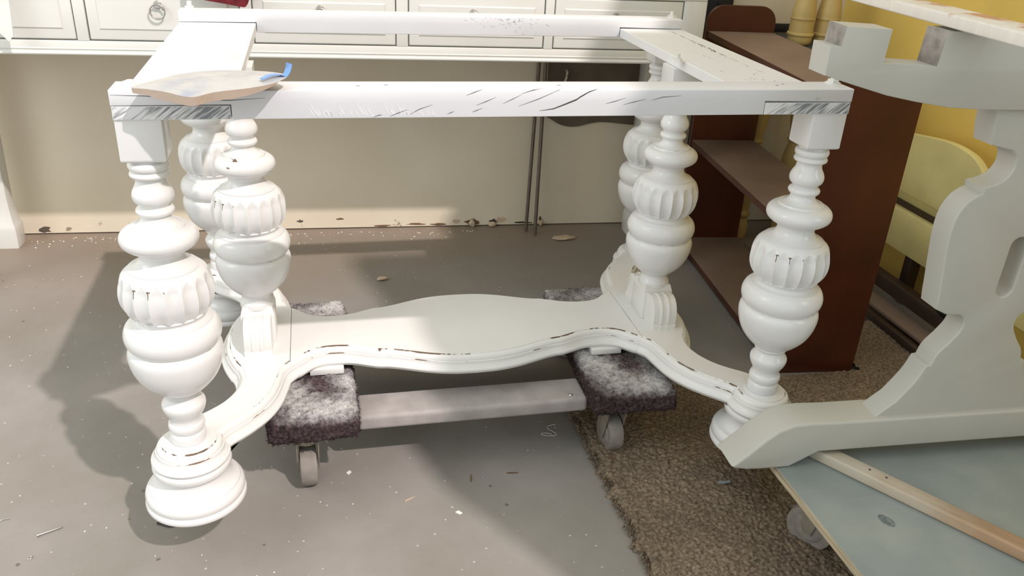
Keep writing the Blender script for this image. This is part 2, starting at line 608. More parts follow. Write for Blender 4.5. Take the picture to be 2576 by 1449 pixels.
def rawwood_mat(name, axis, edge, wood=(0.45, 0.25, 0.13), white=(0.66, 0.60, 0.52), amt=0.25):
    """white overspray fading to bare wood along an axis of the board"""
    mt, t, b = nt(name)
    N, L = nodes(t)
    tc = N('ShaderNodeTexCoord')
    sx = N('ShaderNodeSeparateXYZ'); L(tc.outputs['Object'], sx.inputs[0])
    n1 = N('ShaderNodeTexNoise'); n1.inputs['Scale'].default_value = 11; n1.inputs['Detail'].default_value = 5
    L(tc.outputs['Object'], n1.inputs['Vector'])
    ma = N('ShaderNodeMath', operation='MULTIPLY_ADD'); L(n1.outputs[0], ma.inputs[0]); ma.inputs[1].default_value = amt
    L(sx.outputs[axis], ma.inputs[2])
    mr = N('ShaderNodeMapRange'); mr.inputs[1].default_value = edge[0]; mr.inputs[2].default_value = edge[1]
    L(ma.outputs[0], mr.inputs[0])
    mp = N('ShaderNodeMapping'); sc = [60, 60, 60]; sc[axis] = 5; mp.inputs['Scale'].default_value = sc
    L(tc.outputs['Object'], mp.inputs[0])
    n2 = N('ShaderNodeTexNoise'); n2.inputs['Scale'].default_value = 1; n2.inputs['Detail'].default_value = 4
    L(mp.outputs[0], n2.inputs['Vector'])
    rw = ramp(t, [(0.3, tuple(c * 0.8 for c in wood)), (0.7, tuple(min(1, c * 1.25) for c in wood))])
    L(n2.outputs[0], rw.inputs[0])
    rwh = ramp(t, [(0.3, tuple(c * 0.9 for c in white)), (0.7, white)])
    L(n2.outputs[0], rwh.inputs[0])
    mx = N('ShaderNodeMix', data_type='RGBA')
    L(mr.outputs[0], mx.inputs[0]); L(rwh.outputs[0], mx.inputs[6]); L(rw.outputs[0], mx.inputs[7])
    L(mx.outputs[2], b.inputs['Base Color'])
    b.inputs['Roughness'].default_value = 0.6
    return mt


def bag_mat():
    mt, t, b = nt('cloudy_plastic_bag')
    N, L = nodes(t)
    tc = N('ShaderNodeTexCoord')
    n1 = N('ShaderNodeTexNoise'); n1.inputs['Scale'].default_value = 28; n1.inputs['Detail'].default_value = 4
    L(tc.outputs['Object'], n1.inputs['Vector'])
    r1 = ramp(t, [(0.3, (0.32, 0.36, 0.45)), (0.48, (0.45, 0.455, 0.46)), (0.7, (0.50, 0.50, 0.49))])
    L(n1.outputs[0], r1.inputs[0])
    at = N('ShaderNodeAttribute', attribute_name='under')
    mx = N('ShaderNodeMix', data_type='RGBA')
    L(at.outputs['Fac'], mx.inputs[0]); L(r1.outputs[0], mx.inputs[6]); mx.inputs[7].default_value = (0.36, 0.28, 0.22, 1)
    L(mx.outputs[2], b.inputs['Base Color'])
    b.inputs['Roughness'].default_value = 0.35
    b.inputs['Subsurface Weight'].default_value = 0.0
    b.inputs['Subsurface Radius'].default_value = (0.01, 0.008, 0.006)
    n2 = N('ShaderNodeTexNoise'); n2.inputs['Scale'].default_value = 40; n2.inputs['Detail'].default_value = 3
    L(tc.outputs['Object'], n2.inputs['Vector'])
    bp = N('ShaderNodeBump'); bp.inputs['Strength'].default_value = 0.5; bp.inputs['Distance'].default_value = 0.003
    L(n2.outputs[0], bp.inputs['Height']); L(bp.outputs[0], b.inputs['Normal'])
    return mt


M['floor'] = floor_mat()
M['wall'] = wall_mat()
M['rug'] = carpet_mat('brown_rug', (0.10, 0.076, 0.053), (0.27, 0.208, 0.148))
M['pad'] = carpet_mat('dolly_carpet', (0.022, 0.016, 0.017), (0.085, 0.058, 0.06), (0.50, 0.49, 0.48), (0.34, 0.60))
M['ply'] = ply_mat()
M['plyedge'] = plyedge_mat()
M['stick'] = rawwood_mat('half_sprayed_stick', 0, (0.28, 0.46), (0.36, 0.235, 0.14), (0.50, 0.445, 0.355))
M['topboard'] = rawwood_mat('half_sprayed_board', 2, (0.152, 0.172), (0.50, 0.28, 0.16), (0.74, 0.70, 0.65), 0.25)
M['bag'] = bag_mat()
M['blocker_grey'] = simple('dark_sun_blocker', (0.10, 0.095, 0.085), 0.7)

# ------------------------------------------------------------------ structure
tag(box('floor', -3.2, 3.2, -3.2, 1.6, -0.06, 0.0, M['floor'], bev=0), kind='structure')
# back wall: turned 2.7 degrees to the table
WA = -math.radians(2.706)
wb = box('wall_back', -2.2, 3.2, 0, 0.12, 0.004, 2.8, M['wall'], bev=0)
wb.location = (-1.197, 1.167, 0); wb.rotation_euler = (0, 0, WA)
tag(wb, kind='structure')
wr = box('wall_right', 1.46, 1.58, -1.2, 1.2, 0, 2.8, M['yellow'], bev=0)
tag(wr, kind='structure')
# unseen blocker, added and outlined to keep the sun off the right side
wf = extrude_outline('sun_blocker', [(0.905, 0), (0.905, 2.05), (1.02, 2.56), (1.36, 3.06), (1.45, 3.45), (3.2, 3.45), (3.2, 0)], -1.82, -1.70, M['blocker_grey'])
tag(wf, kind='structure')

# ------------------------------------------------------------------ refectory table frame
T = empty('table_base', (0, 0, 0.104), 0, 'white painted table frame with six bulbous turned legs, bottomless top, resting on a carpeted dolly', 'table')
# everything of the table is modelled in world coordinates; parts are shifted into the empty's frame
OFF = Vector((0, 0, -0.104))


def tpart(o):
    o.location = Vector(o.location) + OFF
    return o


LX, LY, MX = 0.532, 0.348, 0.4305
TOP = [
    [(0.020, 0.724), (0.0235, 0.716)],
    [(0.0235, 0.716), (0.0275, 0.7135), (0.0287, 0.709), (0.0275, 0.7045), (0.0245, 0.702)],
    [(0.0245, 0.702), (0.0268, 0.7), (0.0283, 0.6965), (0.0268, 0.693), (0.0218, 0.6905)],
    [(0.0218, 0.6905), (0.0214, 0.686), (0.0228, 0.680), (0.0272, 0.672), (0.0293, 0.664), (0.0275, 0.656), (0.022, 0.650), (0.0206, 0.647)],
    [(0.0206, 0.647), (0.0252, 0.6445), (0.0273, 0.640), (0.0252, 0.6355), (0.0215, 0.6335)],
    [(0.0215, 0.6335), (0.0220, 0.627), (0.0265, 0.6212), (0.033, 0.6178), (0.0385, 0.6168)],
    [(0.0385, 0.6168), (0.0396, 0.6135)],
    [(0.0396, 0.6135), (0.048, 0.611), (0.0545, 0.605), (0.0568, 0.597), (0.0545, 0.589), (0.048, 0.583), (0.040, 0.579), (0.0348, 0.575), (0.0328, 0.569), (0.0338, 0.563), (0.0385, 0.5565), (0.046, 0.552), (0.0522, 0.5498)],
    [(0.0522, 0.5498), (0.0518, 0.5478)],
    [(0.0518, 0.5478), (0.0550, 0.5468)],
    [(0.0550, 0.5468), (0.0620, 0.5405), (0.0665, 0.531), (0.0692, 0.520), (0.0702, 0.509), (0.0692, 0.497), (0.0655, 0.486), (0.0605, 0.4775), (0.0565, 0.4725)],
    [(0.0565, 0.4725), (0.0535, 0.4705), (0.0510, 0.4655), (0.0525, 0.4615), (0.0580, 0.4595), (0.0612, 0.4588)],
    [(0.0612, 0.4588), (0.0615, 0.4568)],
    [(0.0615, 0.4568), (0.068, 0.4525), (0.0722, 0.444), (0.0735, 0.435), (0.0718, 0.426), (0.0685, 0.4195), (0.0662, 0.4175)],
    [(0.0662, 0.4175), (0.0655, 0.4155)],
    [(0.0655, 0.4155), (0.0680, 0.4135)],
    [(0.0680, 0.4135), (0.0710, 0.4085), (0.0724, 0.401), (0.0716, 0.390), (0.0680, 0.375), (0.0605, 0.358), (0.049, 0.343), (0.036, 0.3305), (0.0300, 0.3268)],
]
LOW = [
    [(0.0300, 0.3268), (0.0308, 0.3238), (0.0290, 0.3212), (0.0268, 0.319)],
    [(0.0268, 0.319), (0.0270, 0.3155), (0.0300, 0.310), (0.0338, 0.3045), (0.0347, 0.298), (0.0322, 0.289), (0.0275, 0.280), (0.0256, 0.274), (0.0262, 0.268)],
    [(0.0262, 0.268), (0.0285, 0.2645), (0.0295, 0.258), (0.0280, 0.252), (0.0264, 0.249)],
    [(0.0264, 0.249), (0.0285, 0.245), (0.0295, 0.238), (0.0288, 0.231), (0.0275, 0.2285)],
    [(0.0275, 0.2285), (0.0335, 0.2275), (0.0350, 0.2258), (0.0350, 0.222)],
]
MIDLOW = [
    [(0.0300, 0.3268), (0.0288, 0.322), (0.0300, 0.316), (0.0345, 0.308)],
    [(0.0345, 0.308), (0.0345, 0.300)],
]
WZ = [(0.5488, 0.0016), (0.4575, 0.0014), (0.4155, 0.0012), (0.6168, 0.0008)]
FL = (18, 0.5395, 0.4725, 0.0048)
leg_me = lathe_mesh('turned_leg', TOP + LOW, 180, FL, 3, WZ)
mid_me = lathe_mesh('turned_column', TOP + MIDLOW, 180, FL, 3, WZ, [(0.6035, 0.012, math.radians(53), 0.9), (0.613, 0.006, math.radians(60), 0.8)])
foot_me = lathe_mesh('bun_foot', [
    [(0.050, 0.192), (0.058, 0.1905)],
    [(0.058, 0.1905), (0.0635, 0.187), (0.0650, 0.181), (0.0635, 0.175), (0.0600, 0.172)],
    [(0.0600, 0.172), (0.0565, 0.170), (0.0550, 0.163), (0.0575, 0.154), (0.0640, 0.146), (0.0700, 0.143), (0.0745, 0.1420)],
    [(0.0745, 0.1420), (0.0750, 0.1395)],
    [(0.0750, 0.1395), (0.0795, 0.1355), (0.0822, 0.1285), (0.0815, 0.1215), (0.0790, 0.1175)],
    [(0.0790, 0.1175), (0.0825, 0.1155), (0.0838, 0.111), (0.0825, 0.106), (0.0780, 0.104)],
], 96, None, 4, [(0.172, 0.003)])


def cushion_block(name, h, z0, z1):
    bm = bmesh.new()
    bmesh.ops.create_cube(bm, size=1)
    for v in bm.verts:
        v.co = Vector((v.co.x * 2 * h, v.co.y * 2 * h, z0 + (v.co.z + .5) * (z1 - z0)))
    be = [e for e in bm.edges if e.verts[0].co.z < z0 + 1e-5 and e.verts[1].co.z < z0 + 1e-5]
    bmesh.ops.bevel(bm, geom=be, offset=0.006, segments=4, profile=0.5, affect='EDGES')
    ve = [e for e in bm.edges if abs(e.verts[0].co.z - e.verts[1].co.z) > 0.02]
    bmesh.ops.bevel(bm, geom=ve, offset=0.0016, segments=2, profile=0.5, affect='EDGES')
    return bm_mesh(name, bm)


blk_me = cushion_block('leg_block', 0.0305, 0.7195, 0.782)
mid_blk_me = blk_me
for s in (-1, 1):
    for q in (-1, 1):
        o = link('turned_leg', leg_me, M['leg'], T, 26); o.location = (s * LX, q * LY, 0)
        o.rotation_euler = (0, 0, math.radians({(-1, -1): -143, (1, -1): -162}.get((s, q), 40 + 20 * s))); tpart(o)
        if s == -1 and q == -1:
            tag(o, 'turned leg with worn brown nicks above its flutes')
        o = link('leg_block', blk_me, M['leg'], T, 40); o.location = (s * LX, q * LY, 0); tpart(o)
        o = link('bun_foot', foot_me, M['leg'], T, 50); o.location = (s * LX, q * LY, 0); o.rotation_euler = (0, 0, s + q * .7); tpart(o)
    o = link('turned_column', mid_me, M['leg'], T, 26); o.location = (s * MX, 0, 0); o.rotation_euler = (0, 0, math.radians(-169 if s < 0 else 60)); tpart(o)
    o = link('column_block', mid_blk_me, M['leg'], T, 40); o.location = (s * MX, 0, 0); tpart(o)
    # base block of the middle column
    bm = bmesh.new()
    box_into(bm, -0.033, 0.033, -0.036, 0.036, 0.2262, 0.290, 0.0015, 2)
    t = bmesh.new()
    bmesh.ops.create_cube(t, size=1)
    for v in t.verts:
        k = 0.033 if v.co.z < 0 else 0.0285
        v.co = Vector((math.copysign(k, v.co.x), math.copysign(k * 1.06, v.co.y), 0.2895 if v.co.z < 0 else 0.305))
    tm = bpy.data.meshes.new('x'); t.to_mesh(tm); t.free(); bm.from_mesh(tm); bpy.data.meshes.remove(tm)
    o = link('column_base', bm_mesh('column_base', bm), M['stretch'], T, 40); o.location = (s * MX, 0, 0); tpart(o)

# scroll brackets either side of each column base (moulded front face)
BP = [(0, 0), (0.054, 0), (0.054, 0.0075), (0.0505, 0.0095), (0.0505, 0.012), (0.0525, 0.016), (0.0525, 0.032), (0.0495, 0.045), (0.043, 0.056), (0.034, 0.0635), (0.024, 0.067), (0.012, 0.067), (0, 0.064)]
xs = [(-0.027, -0.002), (-0.026, 0.0), (-0.0125, 0.0), (-0.0115, 0.0022), (-0.0085, 0.0030), (-0.0055, 0.0022), (-0.0045, 0.0004), (0.0035, 0.0004), (0.0045, 0.0022), (0.0075, 0.0030), (0.0105, 0.0022), (0.0115, 0.0), (0.026, 0.0), (0.027, -0.002)]
bv, bf = [], []
nb = len(BP)
cxp, czp = 0.02, 0.025
for (xx, dd) in xs:
    for i, (py, pz) in enumerate(BP):
        dv = Vector((py - cxp, pz - czp)).normalized()
        k = dd if (1 < i < nb - 1) else 0
        if i <= 3 and i >= 1: k = dd * 0.6
        if i in (0, 1): dv = Vector((1, 0)) if i == 1 else Vector((0, 0))
        bv.append((xx, -(py + dv.x * k), pz + (dv.y * k if i > 1 else 0)))
for j in range(len(xs) - 1):
    for i in range(nb):
        bf.append((j * nb + i, j * nb + (i + 1) % nb, (j + 1) * nb + (i + 1) % nb, (j + 1) * nb + i))
bf.append(tuple(range(nb)))
bf.append(tuple(range(len(xs) * nb - 1, (len(xs) - 1) * nb - 1, -1)))
br_me = mesh_of('bracket', bv, bf)
tb = bmesh.new(); tb.from_mesh(br_me); bmesh.ops.recalc_face_normals(tb, faces=tb.faces[:]); tb.to_mesh(br_me); tb.free()
for s in (-1, 1):
    for q in (0, 1):
        o = link('bracket', br_me, M['stretch'], T, 30)
        o.location = (s * MX, 0.036 if q else -0.036, 0.2262)
        o.rotation_euler = (0, 0, PI if q else 0)
        tpart(o)

# moulded stretcher outline sweep
MOULD = [(0, 0.2262), (0.0008, 0.2240), (0.0045, 0.2230), (0.0078, 0.2200), (0.0092, 0.2155), (0.0094, 0.2135), (0.0112, 0.2125), (0.0116, 0.2080), (0.0135, 0.2035), (0.0165, 0.2010), (0.0168, 0.2000), (0.0190, 0.1985), (0.0202, 0.1950), (0.0190, 0.1912), (0.0170, 0.1895), (0.0165, 0.1880)]


def moulded(name, loop, fixed, mt):
    """loop CCW list of 2D; fixed(i)->None or axis along which offset is allowed"""
    n = len(loop)
    nr = []
    for i in range(n):
        a, b2 = Vector(loop[i - 1]), Vector(loop[(i + 1) % n])
        d = (b2 - a); d.normalize()
        nn = Vector((d.y, -d.x))
        nr.append(nn)
    vs, fs, wear = [], [], []
    for li, (o_, z) in enumerate(MOULD):
        for i in range(n):
            k = fixed(loop[i])
            nn = nr[i].copy()
            if k == 'y':
                nn = Vector((0, math.copysign(1, loop[i][1])))
            elif k == 'none':
                nn = Vector((0, 0))
            vs.append((loop[i][0] + nn.x * o_, loop[i][1] + nn.y * o_, z))
            wv = {0: 0.93, 1: 0.97, 2: 0.6, 6: 0.9, 5: 0.8, 10: 0.84, 13: 0.75}.get(li, 0.0)
            if abs(loop[i][0] + 0.192) < 0.0035 and loop[i][1] < 0 and li < 3:
                wv = 1.4
            wear.append(wv)
    for li in range(len(MOULD) - 1):
        for i in range(n):
            fs.append((li * n + i, (li + 1) * n + i, (li + 1) * n + (i + 1) % n, li * n + (i + 1) % n))
    # duplicated top rim so the wear stays on the edge
    base = len(vs)
    for i in range(n):
        k = fixed(loop[i]); nn = nr[i]
        d = 0.0012 if k is None else 0
        vs.append((loop[i][0] - nn.x * d, loop[i][1] - nn.y * d, MOULD[0][1])); wear.append(0.0)
    for i in range(n):
        fs.append((i, (i + 1) % n, base + (i + 1) % n, base + i))
    fs.append(tuple(base + i for i in range(n)))
    fs.append(tuple((len(MOULD) - 1) * n + i for i in range(n - 1, -1, -1)))
    me = mesh_of(name, vs, fs)
    at = me.attributes.new('wear', 'FLOAT', 'POINT')
    at.data.foreach_set('value', wear)
    return me


segA = cr([(0.0, 0.134), (0.045, 0.1315), (0.09, 0.1215), (0.145, 0.1010), (0.172, 0.0925), (0.192, 0.0895)], 5)
segB = cr([(0.192, 0.0895), (0.212, 0.0815), (0.240, 0.0700), (0.275, 0.0640), (0.305, 0.0655), (0.335, 0.0785), (0.3695, 0.1130)], 5)
half = [(p.x, p.y) for p in segA] + [(p.x, p.y) for p in segB[1:]]
right_front = [(x, -y) for x, y in half]
loop = right_front + [(x, -y) for x, y in reversed(right_front)]
loop += [(-x, y) for x, y in [(x, y) for x, y in half][1:]]
loop += [(-x, -y) for x, y in list(reversed(half))[0:-1]]
# drop exact duplicates
lp = []
for p in loop:
    if not lp or (Vector(p) - Vector(lp[-1])).length > 1e-4:
        lp.append(p)
if (Vector(lp[0]) - Vector(lp[-1])).length < 1e-4:
    lp.pop()
o = link('stretcher', moulded('stretcher', lp, lambda p: 'y' if abs(abs(p[0]) - 0.3695) < 1e-3 else None, M['stretch']), M['stretch'], T, 35)
tpart(o)

# end pieces: seam -> inner arm -> boss -> outer arm -> cusp -> bump, mirrored in y
a1 = cr([(0.3705, -0.112), (0.3800, -0.1240), (0.3885, -0.140), (0.3945, -0.170), (0.4040, -0.212), (0.4210, -0.2500), (0.4480, -0.2850), (0.4780, -0.3150), (0.4900, -0.3330)], 5)
boss = []
bc_, brd = Vector((0.532, -0.348)), 0.0445
a0, a1a = math.radians(160), math.radians(360 + 78)
for k in range(1, 30):
    t = a0 + (a1a - a0) * k / 29.0
    boss.append((bc_.x + brd * math.cos(t), bc_.y + brd * math.sin(t)))
a2 = cr([(0.5410, -0.3040), (0.5280, -0.2850), (0.5030, -0.2640), (0.4800, -0.2400), (0.4620, -0.2080), (0.4530, -0.1750), (0.4530, -0.1480), (0.4600, -0.1220)], 5)
a3 = cr([(0.4600, -0.1220), (0.4680, -0.1080), (0.4800, -0.0760), (0.4880, -0.0400), (0.4900, 0.0)], 5)
hl = [(p.x, p.y) for p in a1] + boss[:-1] + [(p.x, p.y) for p in a2] + [(p.x, p.y) for p in a3[1:]]
full = hl + [(x, -y) for x, y in reversed(hl[:-1])]
lp = []
for p in full:
    if not lp or (Vector(p) - Vector(lp[-1])).length > 8e-4:
        lp.append(p)
fx = lambda p: 'y' if abs(p[0]) < 0.3710 else None
o = link('stretcher_end', moulded('stretcher_end', lp, fx, M['stretch']), M['stretch'], T, 35); tpart(o)
lpm = [(-x, y) for x, y in reversed(lp)]
o = link('stretcher_end', moulded('stretcher_end', lpm, fx, M['stretch']), M['stretch'], T, 35); tpart(o)
for s in (-1, 1):
    for q in (-1, 1):
        o = box('glide', s * 0.30 - 0.034, s * 0.30 + 0.034, q * 0.075 - 0.02, q * 0.075 + 0.02, 0.1752, 0.1885, M['stretch'], T, 0.001); tpart(o)

# top frame: end boards with the two long rails lapped over them
ZT = 0.8227; ZB = 0.7822; ZL = 0.8013
for s in (-1, 1):
    x0, x1 = sorted((s * 0.5625, s * (0.5625 - 0.1536)))
    bm = bmesh.new()
    box_into(bm, x0, x1, -0.3812, 0.3812, ZB, ZL, 0.0008, 1)
    me = bm_mesh('end_board', bm)
    me.materials.append(M['board']); me.materials.append(M['endgrain'])
    for p in me.polygons:
        if abs(p.normal.y) > 0.9:
            p.material_index = 1
    o = link('end_board', me, None, T, 30); tpart(o)
    tag(o, 'end board with grey bare end grain')


def rail(ysgn):
    y0, y1 = (-0.3815, -0.3235) if ysgn < 0 else (0.3235, 0.3815)
    lx = 0.5625 - 0.1536 - 0.0012
    g = 0.0016
    P = [(-0.5635, ZT), (-0.5635, ZL + 0.0006), (-lx, ZL + g), (-lx, ZB), (lx, ZB), (lx, ZL + g + .001), (0.5635, ZL + 0.0006), (0.5635, ZT)]
    return extrude_outline('rail', P, y0, y1, M['rail'], T, 0.0018, 2, smooth=30)


r_front = tpart(rail(-1)); tag(r_front, 'long white rail with diagonal cracks and saw scratches')
r_back = tpart(rail(1)); tag(r_back, 'long white rail with dark mottled patch')

# cracks and saw scratches on the front rail's face (thin wedges let into the wood)
cv, cf = [], []


def sliver(V, Fc, pts, w, y, depth=0.0006):
    b0 = len(V)
    n = len(pts)
    for i, (x, z) in enumerate(pts):
        t = i / (n - 1)
        ww = w * (0.15 + math.sin(PI * t) ** 0.7)
        V += [(x, y - 0.0002, z + ww), (x, y - 0.0002, z - ww), (x, y + depth, z)]
    for i in range(n - 1):
        a, b = b0 + 3 * i, b0 + 3 * (i + 1)
        Fc += [(a, b, b + 1, a + 1), (a + 1, b + 1, b + 2, a + 2), (a + 2, b + 2, b, a)]
    Fc += [(b0, b0 + 1, b0 + 2), (b0 + 3 * n - 1, b0 + 3 * n - 2, b0 + 3 * n - 3)]


FY = -0.3817
def U(px, py):   # metres along the rail from features measured on it
    k = (px - 277.0) / (2147.0 - 277.0)
    # rail recedes to the right: projective parameter
    w0, w1 = 1.0, 1.178
    x = (k * w1) / ((1 - k) * w0 + k * w1)
    x = -0.5625 + 1.125 * (k / (w1 - k * (w1 - 1.0))) if False else -0.5625 + 1.125 * (k * 1.178 / (1 + k * 0.178))
    zt = 234 + (222 - 234) * k; zb = 305 + (283 - 305) * k
    return x, ZT - (py - zt) / (zb - zt) * (ZT - ZB)


sliver(cv, cf, [U(*p) for p in ((1194, 279), (1230, 274), (1262, 262), (1290, 251), (1300, 244), (1322, 232), (1345, 224))], 0.0010, FY)
for a in ([(1010, 242), (1030, 234), (1050, 226)], [(1035, 266), (1060, 256), (1082, 246)], [(1100, 262), (1125, 250), (1145, 240)], [(1140, 268), (1190, 250), (1245, 226)],
          [(832, 294), (850, 286), (874, 277)], [(795, 296), (808, 291), (815, 290)], [(878, 289), (900, 276), (930, 265)], [(965, 288), (975, 284), (982, 281)], [(1420, 263), (1450, 256), (1482, 249)],
          [(1370, 261), (1395, 255), (1425, 246)], [(1500, 252), (1530, 244), (1585, 240)], [(1145, 238), (1175, 228), (1200, 224)], [(1025, 283), (1035, 279), (1050, 273)]):
    sliver(cv, cf, [U(*p) for p in a], 0.0004, FY)
sliver(cv, cf, [U(*p) for p in ((279, 244), (340, 246), (420, 254), (500, 256), (570, 250))], 0.0004, FY)
o = link('crack', mesh_of('crack', cv, cf), M['crack'], T); tag(o, 'dark drying cracks', kind='stuff'); tpart(o)
cv, cf = [], []
for i in range(46):
    px = random.uniform(660, 975); L_ = random.uniform(8, 34) * (0.6 if px > 900 else 1)
    py = 296 - random.uniform(0, 4)
    sliver(cv, cf, [U(px, py), U(px - L_ * 0.25, py - L_ * 0.5), U(px - L_ * 0.5, py - L_)], 0.0006, FY)
o = link('scratch', mesh_of('scratch', cv, cf), M['scratch'], T); tag(o, 'pale saw scratches', kind='stuff'); tpart(o)
# mottled patch on the back rail
cv, cf = [], []
for i in range(60):
    k = random.gauss(0, 1)
    x = 0.14 + k * 0.035; z = ZT - 0.003 - abs(random.gauss(0, 0.013))
    if z < ZB + 0.002: continue
    a = random.uniform(0, PI); L_ = random.uniform(0.002, 0.007)
    sliver(cv, cf, [(x, z), (x + L_ * .5 * math.cos(a) + .001, z + L_ * .5 * math.sin(a)), (x + L_ * math.cos(a), z + L_ * math.sin(a) * .8)], 0.0004, 0.3233)
o = link('crackle', mesh_of('crackle', cv, cf), M['chip_grey'], T); tag(o, 'grey crackled paint', kind='stuff'); tpart(o)


def smear(V, Fc, x, y, z, dx, dy, w):
    n_ = 5
    b0 = len(V)
    px_, py_ = -dy, dx
    L_ = math.hypot(dx, dy)
    for i in range(n_):
        t = i / (n_ - 1)
        ww = w * (0.1 + math.sin(PI * t)) * random.uniform(0.6, 1.3) / L_
        cx_, cy_ = x + dx * t, y + dy * t
        V += [(cx_ + px_ * ww, cy_ + py_ * ww, z), (cx_ - px_ * ww, cy_ - py_ * ww, z)]
    for i in range(n_ - 1):
        a = b0 + 2 * i
        Fc.append((a, a + 1, a + 3, a + 2))


cv, cf = [], []
zz = ZL + 0.0003
for k in range(9):
    y_ = 0.30 - k * 0.052
    smear(cv, cf, 0.523 + random.uniform(-.0004, .0004), y_, zz, 0.0, -0.046, 0.0006 if k < 6 else 0.0003)
for k in range(26):
    smear(cv, cf, 0.521 + random.gauss(0, 0.0035), random.uniform(0.02, 0.16), zz, random.uniform(-.001, .001), -random.uniform(.004, .016), 0.0006)
for k in range(22):
    smear(cv, cf, random.uniform(0.44, 0.54), random.uniform(-0.28, 0.02), zz, random.uniform(-.002, .002), -random.uniform(.003, .010), 0.0005)
for (x_, y_) in ((-0.236, -0.355), (-0.195, -0.35), (0.067, -0.352), (0.45, -0.345), (0.436, -0.352)):
    smear(cv, cf, x_, y_, ZT + 0.0003, 0.008, 0.001, 0.0009)
o = link('dent', mesh_of('dent', cv, cf), M['crack'], T); tag(o, 'dark open seam and dents', kind='stuff'); tpart(o)


def nut(x, y, z, rz, tall):
    bm = bmesh.new()
    bmesh.ops.create_cone(bm, cap_ends=True, segments=6, radius1=0.0105, radius2=0.0100, depth=0.006, matrix=Matrix.Translation((0, 0, 0.003)))
    bmesh.ops.create_cone(bm, cap_ends=True, segments=16, radius1=0.0130, radius2=0.0125, depth=0.0014, matrix=Matrix.Translation((0, 0, 0.0007)))
    bmesh.ops.create_cone(bm, cap_ends=True, segments=12, radius1=0.0052, radius2=0.0050, depth=tall, matrix=Matrix.Translation((0.0005, 0, 0.006 + tall / 2)))
    o = link('nut', bm_mesh('nut', bm), M['nut'], T, 30)
    o.location = (x, y, z); o.rotation_euler = (0, 0, rz); tpart(o)


nut(-0.540, -0.352, ZT, 0.2, 0.002); nut(0.552, -0.335, ZT, 0.5, 0.007); nut(-0.544, 0.362, ZT, 0.1, 0.010); nut(0.548, 0.358, ZT, 0.9, 0.008)
nut(-0.430, -0.058, ZL, 0.4, 0.002); nut(0.394, -0.050, ZL, 0.1, 0.008)
o = box('plug', -0.54, -0.512, 0.03, 0.045, ZL, ZL + 0.0012, M['nut'], T, 0.0005); tpart(o)

# ------------------------------------------------------------------ carpet helper


